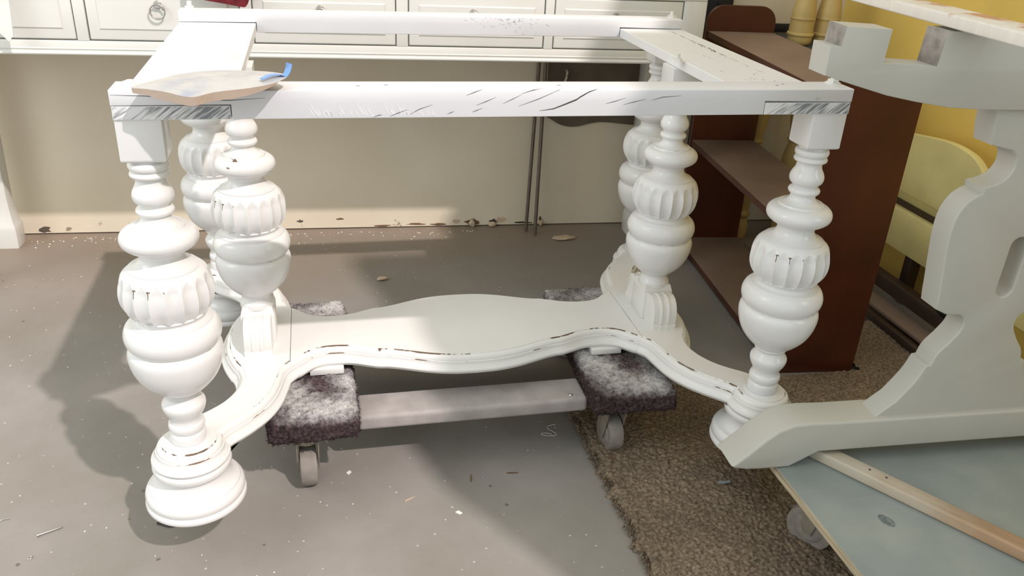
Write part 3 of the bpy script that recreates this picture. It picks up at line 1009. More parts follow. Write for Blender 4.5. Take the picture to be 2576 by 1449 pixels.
def carpet_box_mesh(name, sx, sy, sz, step=0.0032, rad=0.014, amp=0.0045, seed=0, tufts=1500, spray_fn=None):
    rnd = random.Random(seed)
    nx, ny, nz_ = int(sx / step), int(sy / step), max(3, int(sz / step))
    idx = {}
    V, Fc = [], []

    def vid(i, j, k):
        key = (i, j, k)
        if key in idx: return idx[key]
        p = Vector((-sx / 2 + sx * i / nx, -sy / 2 + sy * j / ny, -sz / 2 + sz * k / nz_))
        q = Vector((max(-sx / 2 + rad, min(sx / 2 - rad, p.x)), max(-sy / 2 + rad, min(sy / 2 - rad, p.y)), max(-sz / 2 + rad, min(sz / 2 - rad, p.z))))
        d = p - q
        n_ = d.normalized() if d.length > 1e-9 else Vector((0, 0, 1))
        p = q + n_ * rad
        s3 = p * 230 + Vector((seed * 7.7, 0, 0)); s2 = p * 60 + Vector((seed * 3.1, 5, 1))
        h = noise.noise(s3) * 0.6 + noise.noise(s2) * 0.8
        p = p + n_ * amp * h
        idx[key] = len(V); V.append(p)
        return idx[key]

    for i in range(nx):
        for j in range(ny):
            Fc.append((vid(i, j, nz_), vid(i + 1, j, nz_), vid(i + 1, j + 1, nz_), vid(i, j + 1, nz_)))
            if i % 4 == 0 and j % 4 == 0:
                pass
            Fc.append((vid(i, j + 1, 0), vid(i + 1, j + 1, 0), vid(i + 1, j, 0), vid(i, j, 0)))
    for i in range(nx):
        for k in range(nz_):
            Fc.append((vid(i, 0, k), vid(i + 1, 0, k), vid(i + 1, 0, k + 1), vid(i, 0, k + 1)))
            Fc.append((vid(i, ny, k + 1), vid(i + 1, ny, k + 1), vid(i + 1, ny, k), vid(i, ny, k)))
    for j in range(ny):
        for k in range(nz_):
            Fc.append((vid(0, j, k + 1), vid(0, j + 1, k + 1), vid(0, j + 1, k), vid(0, j, k)))
            Fc.append((vid(nx, j, k), vid(nx, j + 1, k), vid(nx, j + 1, k + 1), vid(nx, j, k + 1)))
    spray = []
    for p in V:
        s = (p.z / (sz / 2))
        spray.append(max(0.0, min(1.0, 0.25 + 0.75 * s)) * (spray_fn(p) if spray_fn else 1.0))
    nv = len(V)
    for t in range(tufts):
        b = rnd.randrange(nv)
        p = V[b]
        n_ = Vector((p.x / sx, p.y / sy, p.z / sz * 1.2))
        mx_ = max(abs(n_.x), abs(n_.y), abs(n_.z))
        n_ = Vector(((n_.x if abs(n_.x) > .8 * mx_ else 0), (n_.y if abs(n_.y) > .8 * mx_ else 0), (n_.z if abs(n_.z) > .8 * mx_ else 0))).normalized()
        if p.z > sz * 0.42 and rnd.random() < 0.3: continue
        d = (n_ + Vector((rnd.uniform(-1, 1), rnd.uniform(-1, 1), rnd.uniform(-1, .6))) * 0.9).normalized()
        a = d.cross(Vector((rnd.uniform(-1, 1), rnd.uniform(-1, 1), rnd.uniform(-1, 1)))).normalized() * 0.0009
        L_ = rnd.uniform(0.003, 0.0065)
        c = len(V)
        V += [p - a - n_ * .001, p + a - n_ * .001, p + d * L_ * .6 + a * .7, p + d * L_ * .6 - a * .7 + a.cross(d) * .6, p + d * L_ - Vector((0, 0, .0012))]
        Fc += [(c, c + 1, c + 2, c + 3), (c + 3, c + 2, c + 4)]
        spray += [spray[b] * 0.9] * 5
    me = mesh_of(name, V, Fc)
    at = me.attributes.new('spray', 'FLOAT', 'POINT')
    at.data.foreach_set('value', spray)
    return me


# ------------------------------------------------------------------ the dolly under the table
D = empty('furniture_dolly', (-0.01, -0.01, 0), 0.0, 'wooden furniture dolly with two carpeted boards and casters under the table frame', 'dolly')
for i, (xa, xb, rz) in enumerate(((-0.420, -0.248, 0.02), (0.235, 0.415, -0.04))):
    me = carpet_box_mesh('carpeted_board', xb - xa, 0.50, 0.050, seed=i + 1, tufts=5200, spray_fn=lambda p: 0.80 + 0.55 * noise.noise(p * 14))
    o = link('carpeted_board', me, M['pad'], D, 80)
    o.location = ((xa + xb) / 2 + 0.01, 0.004, 0.149)
    o.rotation_euler = (0, 0, rz)
    tag(o, 'carpet covered board speckled with white overspray')
for y0 in (-0.192, 0.120):
    bm = bmesh.new(); box_into(bm, -0.24, 0.235, y0, y0 + 0.085, 0.104, 0.138, 0.009, 4)
    o = link('rail', bm_mesh('rail', bm), M['bar'], D, 40); o.location.z = 0
    o.location.x = 0.005


def caster(parent, x, y, top, rz, wheel_r=0.041, name='caster', w=0.034):
    fk = bmesh.new()
    box_into(fk, -0.030, 0.030, -0.026, 0.026, top - 0.004, top, 0.001, 1)
    bmesh.ops.create_cone(fk, cap_ends=True, segments=20, radius1=0.022, radius2=0.024, depth=0.012, matrix=Matrix.Translation((0, 0, top - 0.010)))
    for s in (-1, 1):
        b0 = len(fk.verts)
        pts = [(0.012, wheel_r - 0.009), (-0.001, wheel_r - 0.010), (-0.022, top - 0.016), (-0.022, top - 0.010), (0.022, top - 0.010), (0.022, top - 0.02), (0.020, wheel_r + 0.005)]
        pts = [(y_, z_) for y_, z_ in pts]
        a = [fk.verts.new((s * (w / 2 + 0.002), p[0], p[1])) for p in pts]
        b = [fk.verts.new((s * (w / 2 + 0.0045), p[0], p[1])) for p in pts]
        fk.faces.new(a); fk.faces.new(list(reversed(b)))
        for i in range(len(pts)):
            fk.faces.new((a[i], b[i], b[(i + 1) % len(pts)], a[(i + 1) % len(pts)]))
    o = link(name, bm_mesh('caster', fk), M['fork'], parent, 35)
    o.location = (x, y, 0); o.rotation_euler = (0, 0, rz)
    wseg = [(0.006, -w / 2), (wheel_r * 0.55, -w / 2), (wheel_r * 0.62, -w / 2 + 0.002), (wheel_r * 0.9, -w / 2 + 0.001), (wheel_r * 0.98, -w / 2 + 0.004), (wheel_r, 0), (wheel_r * 0.98, w / 2 - 0.004), (wheel_r * 0.9, w / 2 - 0.001), (wheel_r * 0.62, w / 2 - 0.002), (wheel_r * 0.55, w / 2), (0.006, w / 2)]
    me = lathe_mesh('wheel', [wseg], 36, None, 2)
    wo = link('wheel', me, M['caster'], o, 45)
    wo.rotation_euler = (0, PI / 2, 0)
    wo.location = (0, 0.006, wheel_r)
    return o


for (x, y, rz) in ((-0.335, -0.205, 0.05), (0.300, -0.190, 0.06), (-0.330, 0.205, 2.0), (0.320, 0.205, 1.2)):
    caster(D, x, y, 0.122, rz)
bm = bmesh.new(); bmesh.ops.create_uvsphere(bm, u_segments=12, v_segments=6, radius=0.005)
for v in bm.verts: v.co.z *= 0.4
o = link('screw', bm_mesh('screw', bm), M['steel'], D, 60); o.location = (0.205, -0.175, 0.1385)

# ------------------------------------------------------------------ rug
rx0, rx1, ry0, ry1 = 0.245, 1.34, -1.30, 0.24
step = 0.0023
vis_y0 = -1.0
nx, ny = int((rx1 - rx0) / step), int((ry1 - vis_y0) / step)
X, Y = np.meshgrid(np.linspace(rx0, rx1, nx), np.linspace(vis_y0, ry1, ny), indexing='ij')
rs = np.random.RandomState(3)


def vnoise(cell, seed):
    r = np.random.RandomState(seed)
    gx, gy = int((rx1 - rx0) / cell) + 3, int((ry1 - vis_y0) / cell) + 3
    g = r.rand(gx, gy)
    u = (X - rx0) / cell; v = (Y - vis_y0) / cell
    i = u.astype(int); j = v.astype(int); fu = u - i; fv = v - j
    fu = fu * fu * (3 - 2 * fu); fv = fv * fv * (3 - 2 * fv)
    return (g[i, j] * (1 - fu) + g[i + 1, j] * fu) * (1 - fv) + (g[i, j + 1] * (1 - fu) + g[i + 1, j + 1] * fu) * fv


H = 0.008 + 0.0050 * vnoise(0.0046, 1) + 0.003 * vnoise(0.012, 2) + 0.004 * vnoise(0.12, 4)
edge = np.clip((X - rx0) / 0.012, 0, 1)
H = H * (0.35 + 0.65 * edge)
X2 = X + 0.003 * (vnoise(0.0046, 5) - .5) + (1 - edge) * 0.030 * (vnoise(0.025, 6) - .6) + (1 - edge) * 0.010 * (vnoise(0.006, 9) - .5)
Y2 = Y + 0.003 * (vnoise(0.0046, 7) - .5)
H[0, :] = 0.001
V = np.stack([X2, Y2, H], -1).reshape(-1, 3)
I = (np.arange(nx - 1)[:, None] * ny + np.arange(ny - 1)[None, :]).reshape(-1)
Q = np.stack([I, I + ny, I + ny + 1, I + 1], -1)
keep = ~((Y.reshape(-1)[I] > 0.0) & (X.reshape(-1)[I] < 1.035))
Q = Q[keep]
me = bpy.data.meshes.new('rug')
me.vertices.add(len(V)); me.vertices.foreach_set('co', V.astype(np.float32).ravel())
me.loops.add(Q.size); me.loops.foreach_set('vertex_index', Q.astype(np.int32).ravel())
me.polygons.add(len(Q)); me.polygons.foreach_set('loop_start', np.arange(0, Q.size, 4, dtype=np.int32))
me.update(calc_edges=True)
rug = empty('rug', (0, 0, 0), 0, 'matted brown shag rug with a frayed edge under the trestle leg and right casters', 'rug')
o = link('pile', me, M['rug'], rug, 180); tag(o, kind='stuff')
o = box('backing', rx0 + .004, rx1, ry0, -0.003, 0.0004, 0.003, M['chip_brown'], rug, 0)
# frayed strands along the left edge
V, Fc = [], []
for i in range(900):
    y = random.uniform(-0.75, -0.005) if random.random() < .9 else random.uniform(-0.25, -0.12)
    x = rx0 + random.uniform(-0.004, 0.016)
    a = random.gauss(PI, 1.0)
    L_ = random.uniform(0.006, 0.016)
    w = 0.0012
    d = Vector((math.cos(a), math.sin(a), 0)); s = Vector((-d.y, d.x, 0)) * w
    p0 = Vector((x, y, 0.006)); p1 = p0 + d * L_ * .5 + Vector((0, 0, random.uniform(0, .006))); p2 = p0 + d * L_ + Vector((0, 0, -0.004))
    p2.z = max(p2.z, 0.001)
    c = len(V)
    V += [p0 - s, p0 + s, p1 + s, p1 - s, p2, p0 + Vector((0, 0, -.002)), p1 + Vector((0, 0, -.002))]
    Fc += [(c, c + 1, c + 2, c + 3), (c + 3, c + 2, c + 4), (c, c + 3, c + 6, c + 5), (c + 1, c + 5, c + 6, c + 2), (c + 3, c + 4, c + 6), (c + 2, c + 6, c + 4)]
o = link('fringe', mesh_of('fringe', V, Fc), M['rug'], rug); tag(o, 'frayed loose strands', kind='stuff')

# ------------------------------------------------------------------ white desk against the wall
DK = empty('desk', (-0.25, 0.6993, 0), WA, 'white painted desk with a row of panelled drawers standing against the back wall', 'desk')
xl, xr, dep = -1.045, 1.026, 0.372
fz0, fz1 = 0.655, 0.862
box('carcass', xl + .004, xr - .004, 0.014, dep, fz0 + 0.004, fz1, M['desk'], DK, 0.001)
box('top', xl - 0.02, xr + 0.02, -0.02, dep + 0.005, fz1, fz1 + 0.022, M['desk'], DK, 0.006, 3)
# drawers: openings along the face
dr = [(-0.985, -0.617), (-0.584, -0.222), (-0.188, 0.170), (0.206, 0.568), (0.598, 0.958)]
dz0, dz1 = 0.692, 0.8215
bm = bmesh.new()
box_into(bm, xl, xr, 0.0, 0.016, fz0, dz0 - 0.003, 0.002, 2)
box_into(bm, xl, xr, 0.0, 0.016, dz1 + 0.003, fz1, 0.002, 2)
ed = [xl] + [v for d in dr for v in (d[0] - 0.003, d[1] + 0.003)] + [xr]
for i in range(0, len(ed), 2):
    box_into(bm, ed[i], ed[i + 1], 0.0, 0.016, dz0 - 0.003, dz1 + 0.003, 0.0018, 2)
link('face_frame', bm_mesh('face_frame', bm), M['desk'], DK, 35)
tube('bead', [(xl - .001, -0.0015, fz0 + 0.004), (xr + .001, -0.0015, fz0 + 0.004)], 0.0052, M['desk'], DK, 12)
tube('bead', [(xl - .001, 0.0, fz0 + 0.0145), (xr + .001, 0.0, fz0 + 0.0145)], 0.0022, M['desk'], DK, 8)


def ring_pull(parent, x, z):
    bm = bmesh.new()
    bmesh.ops.create_cone(bm, cap_ends=True, segments=20, radius1=0.010, radius2=0.007, depth=0.008, matrix=Matrix.Translation((0, -0.004, 0)) @ Matrix.Rotation(PI / 2, 4, 'X'))
    nb_, nr_ = 40, 10
    for i in range(nb_):
        for j in range(nr_):
            t, u_ = 2 * PI * i / nb_, 2 * PI * j / nr_
            rr = 0.0175 + 0.0022 * math.cos(u_)
            bm.verts.new((rr * math.cos(t), -0.0105 + 0.0022 * math.sin(u_), -0.0150 + rr * math.sin(t)))
    bm.verts.ensure_lookup_table()
    b0 = len(bm.verts) - nb_ * nr_
    for i in range(nb_):
        for j in range(nr_):
            bm.faces.new([bm.verts[b0 + k] for k in (i * nr_ + j, ((i + 1) % nb_) * nr_ + j, ((i + 1) % nb_) * nr_ + (j + 1) % nr_, i * nr_ + (j + 1) % nr_)])
    o = link('ring_pull', bm_mesh('ring_pull', bm), M['steel'], parent, 50)
    o.location = (x, -0.002, z)
    tag(o, 'steel ring pull')


for (a, b) in dr:
    bm = bmesh.new()
    box_into(bm, a, b, 0.001, 0.014, dz0, dz1, 0.0035, 3)
    o = link('drawer', bm_mesh('drawer', bm), M['desk'], DK, 35)
    bm = bmesh.new()
    ins = 0.024
    # raised field with sloping margin
    q0 = [(a + ins, dz0 + ins), (b - ins, dz0 + ins), (b - ins, dz1 - ins), (a + ins, dz1 - ins)]
    q1 = [(a + ins + .004, dz0 + ins + .004), (b - ins - .004, dz0 + ins + .004), (b - ins - .004, dz1 - ins - .004), (a + ins + .004, dz1 - ins - .004)]
    v0 = [bm.verts.new((x, 0.0015, z)) for x, z in q0]; v1 = [bm.verts.new((x, -0.0018, z)) for x, z in q1]
    bm.faces.new(v1)
    for i in range(4): bm.faces.new((v0[i], v0[(i + 1) % 4], v1[(i + 1) % 4], v1[i]))
    link('field_panel', bm_mesh('field_panel', bm), M['desk'], o, 20)
    ring_pull(o, (a + b) / 2 - 0.012, dz0 + 0.088)
# legs with spade feet
lg = bmesh.new()
prof = [(0.656, 0.030), (0.40, 0.028), (0.16, 0.0235), (0.125, 0.0245), (0.082, 0.0285), (0.070, 0.032), (0.062, 0.033), (0.020, 0.032), (0.0, 0.030)]
rings = []
for z, h in prof:
    rings.append([lg.verts.new((sx_ * h, sy_ * h, z)) for sx_, sy_ in ((-1, -1), (1, -1), (1, 1), (-1, 1))])
for i in range(len(rings) - 1):
    for k in range(4):
        lg.faces.new((rings[i][k], rings[i + 1][k], rings[i + 1][(k + 1) % 4], rings[i][(k + 1) % 4]))
lg.faces.new(rings[0]); lg.faces.new(list(reversed(rings[-1])))
bmesh.ops.bevel(lg, geom=[e for e in lg.edges if abs(e.verts[0].co.z - e.verts[1].co.z) > 0.004], offset=0.002, segments=2, profile=.5, affect='EDGES')
lgm = bm_mesh('leg', lg)
for (x, y) in ((-1.005, 0.045), (0.985, 0.045), (-1.012, 0.341), (1.010, 0.341)):
    o = link('leg', lgm, M['desk'], DK, 35); o.location = (x, y, 0)

# ------------------------------------------------------------------ things on and behind the desk
# red fleece cloth hanging over the desk front
def cloth(name, cols, rows, fn, mt, label, cat, th=0.003):
    V, Fc = [], []
    for s in (0, 1):
        for i in range(cols + 1):
            for j in range(rows + 1):
                p = fn(i / cols, j / rows)
                V.append((p[0], p[1] + (th if s else 0), p[2]))
    n1 = (cols + 1) * (rows + 1)
    for i in range(cols):
        for j in range(rows):
            a = i * (rows + 1) + j
            Fc.append((a, a + rows + 1, a + rows + 2, a + 1))
            Fc.append((n1 + a, n1 + a + 1, n1 + a + rows + 2, n1 + a + rows + 1))
    for i in range(cols):
        for j in (0, rows):
            a = i * (rows + 1) + j; b = a + rows + 1
            Fc.append((a, n1 + a, n1 + b, b))
    for j in range(rows):
        for i in (0, cols):
            a = i * (rows + 1) + j; b = a + 1
            Fc.append((a, b, n1 + b, n1 + a))
    bm = bmesh.new(); bm.from_mesh(mesh_of('t', V, Fc))
    o = link(name, bm_mesh(name, bm), mt, None, 60)
    return tag(o, label, cat)


def redf(u, v):
    x = -0.575 + 0.135 * u
    bot = 0.808 - 0.022 * min(1, u * 1.15) ** 0.8 + (0.02 * max(0, (u - 0.9) / 0.1) ** 2)
    z = 0.888 * (1 - v) + bot * v
    return (x, 0.663 - 0.0025 * math.sin(u * 9) - 0.004 * math.sin(v * 3), z)


cloth('red_cloth', 24, 10, redf, M['red'], 'red fleece cloth hanging over the desk edge at the top', 'cloth', 0.006)


def ragf(u, v):
    x = -1.055 + 0.055 * u + 0.006 * math.sin(v * 4)
    bot = 0.69 + 0.05 * abs(u - 0.75) / 0.75
    return (x + 0.01 * v, 0.700 - 0.004 * math.sin(u * 7 + 1) - 0.006 * v, 0.888 * (1 - v) + bot * v)


cloth('white_rag', 14, 12, ragf, M['rag'], 'white cotton rag hanging down the desk front at the far left', 'cloth', 0.003)

for (p0, p1, lab) in (((0.395, 1.030, 0.004), (0.424, 1.082, 0.80), 'thin metal rod leaning on the back wall, left and more tilted of the pair'),
                      ((0.419, 0.996, 0.004), (0.441, 1.080, 0.80), 'thin metal rod leaning on the back wall, right of the pair')):
    o = tube('metal_rod', [p0, p1], 0.0062, M['rod'], None, 14)
    tag(o, lab, 'rod', 'rods leaning on the wall')

# dark sheet on the wall behind the desk
pts = [(0.0, 0.86), (0.0, 0.395)]
w = [(0.02, 0.385), (0.05, 0.368), (0.085, 0.360), (0.12, 0.362), (0.16, 0.372), (0.20, 0.376), (0.25, 0.372), (0.31, 0.366)]
pts += [(p.x, p.y) for p in cr([(a, b, 0) for a, b in w], 3)] + [(0.31, 0.86)]
o = extrude_outline('dark_sheet', pts, 0, 0.008, M['darkcloth'])
o.location = (0.452, 1.079, 0); o.rotation_euler = (0, 0, WA)
tag(o, 'dark brown sheet with wavy lower edge fixed to the wall behind the desk', 'sheet')
o = tube('wall_hook', [(0.512, 1.072, 0.548), (0.512, 1.064, 0.545), (0.511, 1.062, 0.53), (0.508, 1.066, 0.515), (0.507, 1.071, 0.51)], 0.0045, M['hook'], None, 8)
tag(o, 'small cream hook on the dark sheet behind the desk', 'hook')

# chipped plaster lumps along the foot of the wall
def blob(name, x, y, z, sx_, sy_, sz_, mt, seed, label=None, cat=None, group=None, kind=None, rz=0):
    bm = bmesh.new()
    bmesh.ops.create_icosphere(bm, subdivisions=2, radius=1)
    for v in bm.verts:
        k = 1 + 0.45 * noise.noise(v.co * 1.7 + Vector((seed * 3.3, seed, 0)))
        v.co = Vector((v.co.x * sx_ * k, v.co.y * sy_ * k, v.co.z * sz_ * k))
    zmin = min(v.co.z for v in bm.verts)
    o = link(name, bm_mesh(name, bm), mt, None, 35)
    o.location = (x, y, z - zmin if cat else z); o.rotation_euler = (0, 0, rz)
    if cat: tag(o, label, cat, group, kind)
    return o


rw = random.Random(5)
for (x, z, w_, h_, mk) in ((1.415, 0.014, .030, .010, 'chip_brown'), (1.36, 0.020, .022, .008, 'chip_tan'), (1.49, 0.016, .016, .014, 'crack'), (1.52, 0.022, .02, .012, 'chip_tan'), (1.30, 0.010, .04, .005, 'chip_brown'),
                           (0.83, 0.030, .012, .006, 'rod'), (0.965, 0.036, .016, .004, 'chip_brown'), (1.22, 0.012, .035, .004, 'chip_brown'), (1.10, 0.008, .04, .004, 'chip_brown'), (0.03, 0.016, .020, .014, 'rod'),
                           (0.33, 0.030, .006, .006, 'chip_brown'), (1.66, 0.022, .006, .012, 'chip_brown'), (1.60, 0.01, .04, .004, 'crack')):
    bm = bmesh.new()
    vs = []
    for k in range(11):
        a = 2 * PI * k / 11
        r_ = rw.uniform(0.55, 1.1)
        vs.append(bm.verts.new((x + w_ * r_ * math.cos(a), -0.0006, max(0.005, z + h_ * r_ * math.sin(a)))))
    bm.faces.new(vs)
    r = bmesh.ops.extrude_face_region(bm, geom=bm.faces[:])
    for g in r['geom']:
        if isinstance(g, bmesh.types.BMVert): g.co.y = 0.002
    link('chipped_patch', bm_mesh('chipped_patch', bm), M[mk], wb, 20)


# ------------------------------------------------------------------ bookcase lying open to the left
BT = 0.0965
BK = empty('bookcase', (0.810, 0.036, 0), -BT, 'dark cherry open-backed bookcase with dusty shelves and rounded side tops', 'bookcase')
# local x = depth, local y = width
bd, bw = 0.212, 0.835
pt = 0.016


def side_panel(y0, dx0=0.0, dx1=0.0):
    H_ = 0.790; r = 0.05
    P = [(dx0, 0.0), (bd + dx1, 0.0), (bd + dx1, H_ - r)]
    for k in range(1, 7):
        t = PI / 2 * k / 6
        P.append((bd + dx1 - r + r * math.cos(t), H_ - r + r * math.sin(t)))
    for k in range(0, 7):
        t = PI / 2 + PI / 2 * k / 6
        P.append((dx0 + r + r * math.cos(t), H_ - r + r * math.sin(t)))
    return extrude_outline('side_panel', P, y0, y0 + pt, M['shelf'], BK, 0.001, 1)


side_panel(0.0, -0.003, 0.002)
side_panel(bw, -0.003, 0.003)
for z in (0.026, 0.370, 0.713):
    bm = bmesh.new()
    box_into(bm, 0.0, bd, pt, bw, z - 0.018, z, 0.0008, 1)
    me = bm_mesh('shelf', bm)
    me.materials.append(M['shelf']); me.materials.append(M['shelf_top'])
    for p in me.polygons:
        if p.normal.z > 0.9: p.material_index = 1
    o = link('shelf', me, None, BK, 30)
    tag(o, 'shelf with dusty grey-brown top')

# ------------------------------------------------------------------ side table with turned yellow legs on it
ST = empty('side_table', (1.19, 0.80, 0), 0, 'dark slab table on yellow turned legs behind the bookcase', 'table')
tl = lathe_mesh('turned_table_leg', [[(0.028, 0.667), (0.028, 0.60)], [(0.028, 0.60), (0.022, 0.585), (0.032, 0.56), (0.036, 0.50), (0.030, 0.42), (0.020, 0.36)], [(0.020, 0.36), (0.028, 0.35), (0.020, 0.34)], [(0.020, 0.34), (0.030, 0.30), (0.033, 0.24), (0.026, 0.15), (0.018, 0.10)], [(0.018, 0.10), (0.027, 0.085), (0.018, 0.07)], [(0.018, 0.07), (0.026, 0.04), (0.022, 0.0)]], 28)
box('top', -0.085, 0.150, -0.27, 0.215, 0.667, 0.685, M['slab'], ST, 0.002)
for (x, y) in ((-0.04, 0.12), (0.11, 0.12), (-0.04, -0.22), (0.11, -0.22)):
    o = link('leg', tl, M['turned'], ST, 45); o.location = (x, y, 0)
    tag(o, 'yellow turned leg')

bal = lathe_mesh('turned_post', [[(0.024, 0.0), (0.032, 0.004), (0.0365, 0.014), (0.0375, 0.026)], [(0.0375, 0.026), (0.0405, 0.029), (0.0405, 0.035), (0.037, 0.038)], [(0.037, 0.038), (0.0365, 0.055), (0.036, 0.075)], [(0.036, 0.075), (0.0375, 0.078), (0.0365, 0.082)], [(0.0365, 0.082), (0.035, 0.10), (0.030, 0.13), (0.024, 0.165), (0.020, 0.20), (0.019, 0.23), (0.021, 0.26), (0.030, 0.29), (0.034, 0.33), (0.030, 0.37)], [(0.030, 0.37), (0.024, 0.375), (0.024, 0.44)]], 40, None, 3)
for (x, y, rz, lab) in ((1.176, 0.815, 0, 'yellow turned post behind the bookcase top, the left and brighter of the two'),
                        (1.262, 0.815, 1, 'yellow turned post behind the bookcase top, the right of the two')):
    o = link('turned_post', bal, M['turned'], None, 40); o.location = (x, y, 0.685); o.rotation_euler = (0, 0, rz)
    tag(o, lab, 'post', 'turned posts behind the bookcase')

# black perforated metal upright behind desk and bookcase
o = box('metal_upright', -0.042, 0.042, -0.006, 0.006, 0.0, 1.25, M['black'], None, 0.001)
tb = bmesh.new(); tb.from_mesh(o.data)
for k in range(14):
    bmesh.ops.create_cone(tb, cap_ends=True, segments=16, radius1=0.007, radius2=0.006, depth=0.006, matrix=Matrix.Translation((-0.008, -0.006, 0.10 + 0.085 * k - 0.006)) @ Matrix.Rotation(PI / 2, 4, 'X'))
tb.to_mesh(o.data); tb.free()
o.location = (1.008, 1.046, 0); o.rotation_euler = (0, 0, WA)
tag(o, 'black perforated metal upright against the back wall beside the desk', 'post')
o = box('trim_1', 0.0, 0.42, -0.012, 0.0, 0.685, 0.712, M['black'], None, 0.001)
o.location = (1.06, 1.0565, 0); o.rotation_euler = (0, 0, WA); tag(o, kind='structure')

# yellow bench back leaning along the right wall
YB = empty('bench', (1.39, 0.40, 0), 0, 'pale yellow painted bench end with arched panel and wide rail beyond the bookcase', 'bench')
ar = [(-0.30, 0.333), (0.32, 0.333)] + [(p.x, p.y) for p in cr([(0.32, 0.44, 0), (0.20, 0.475, 0), (0.05, 0.500, 0), (-0.08, 0.5165, 0), (-0.16, 0.513, 0), (-0.205, 0.500, 0), (-0.240, 0.475, 0), (-0.275, 0.43, 0), (-0.30, 0.40, 0)], 4)]
o = extrude_outline('arched_panel', ar, -0.012, 0.012, M['yellow2'], YB, 0.002, 2); o.rotation_euler = (0, 0, PI / 2)
box('recess_board', 0.0125, 0.028, -0.62, 0.62, 0.2965, 0.345, M['yellow2'], YB, 0.001)
box('rail', -0.022, 0.004, -0.62, 0.62, 0.168, 0.284, M['yellow2'], YB, 0.002)
box('shadow_gap_strip', 0.004, 0.022, -0.62, 0.62, 0.284, 0.2995, M['darkwood'], YB, 0.0)  # dark strip stands in for the shaded gap above the rail
for y in (-0.58, 0.58):
    box('leg', -0.015, 0.045, y - 0.025, y + 0.025, 0, 0.2838, M['yellow2'], YB, 0.002)

# dark wooden chair frame on the floor beyond the bookcase
CH = empty('chair_frame', (1.27, 0.12, 0.012), 0, 'dark brown wooden chair frame lying on the floor between bookcase and trestle leg', 'chair')
def bar(name, p0, p1, w_, h_, mt, parent, bev=0.002):
    p0, p1 = Vector(p0), Vector(p1)
    d = p1 - p0
    bm = bmesh.new(); box_into(bm, -w_ / 2, w_ / 2, 0, d.length, -h_ / 2, h_ / 2, bev, 2)
    o = link(name, bm_mesh(name, bm), mt, parent, 35)
    o.rotation_mode = 'QUATERNION'
    o.rotation_quaternion = d.to_track_quat('Y', 'Z')
    o.location = p0
    return o
bar('stretcher', (0.055, -0.20, 0.075), (0.055, 0.42, 0.075), 0.035, 0.040, M['darkwood'], CH)
bar('stretcher', (-0.035, -0.18, 0.012), (-0.035, 0.30, 0.012), 0.018, 0.022, M['darkwood'], CH)
bar('seat_slat', (0.010, -0.19, 0.030), (0.010, 0.35, 0.030), 0.060, 0.010, M['shelf_top'], CH)
bar('leg', (0.146, 0.24, 0.0), (0.146, 0.24, 0.16), 0.034, 0.034, M['darkwood'], CH)
bm = bmesh.new(); bmesh.ops.create_cone(bm, cap_ends=True, segments=24, radius1=0.034, radius2=0.034, depth=0.03)
o = link('roller', bm_mesh('roller', bm), M['black'], CH, 40); o.rotation_euler = (PI / 2, 0, 0.2); o.location = (0.052, -0.045, 0.129)

# ------------------------------------------------------------------ plywood platform with trestle
PY = empty('plywood_platform', (0.49, -0.45, 0), 0.0, 'grey painted plywood platform on casters under the trestle leg', 'platform')
bm = bmesh.new()
P = [(0.0, 0.0), (0.006, -0.75), (0.70, -0.75), (0.70, 0.0)]
vs = [bm.verts.new((x, y, 0.1645)) for x, y in P]
bm.faces.new(vs)
r = bmesh.ops.extrude_face_region(bm, geom=bm.faces[:])
for g in r['geom']:
    if isinstance(g, bmesh.types.BMVert): g.co.z = 0.1465
bmesh.ops.bevel(bm, geom=bm.edges[:], offset=0.0008, segments=1, affect='EDGES')
me = bm_mesh('plywood', bm); me.materials.append(M['ply']); me.materials.append(M['plyedge'])
for p in me.polygons:
    if abs(p.normal.z) < 0.5: p.material_index = 1
link('board', me, None, PY, 30)
for (x, y, rz) in ((0.085, -0.095, 0.6), (0.60, -0.095, 0.2), (0.085, -0.66, 1), (0.60, -0.66, 0)):
    caster(PY, x, y, 0.1465, rz, 0.045)
# scuffed knot mark, as a shallow pressed oval
kv = []
bm = bmesh.new(); bmesh.ops.create_circle(bm, cap_ends=True, segments=24, radius=1)
for v in bm.verts:
    k = 1 + .1 * noise.noise(v.co * 3); v.co = Vector((v.co.x * 0.010 * k, v.co.y * 0.016 * k, 0.1648))
o = link('knot', bm_mesh('knot', bm), M['knot'], PY); o.location = (0.117, -0.22, 0); o.rotation_euler = (0, 0, 0.3)

th = -math.radians(2.48)
TR = empty('trestle_leg', (0.466, -0.511, 0.165), th, 'white primed trestle table leg with scalloped upright and notched crossbeam', 'table leg')
c = 0.376


def mir(L):
    return L + [(2 * c - x, z) for x, z in reversed(L)]


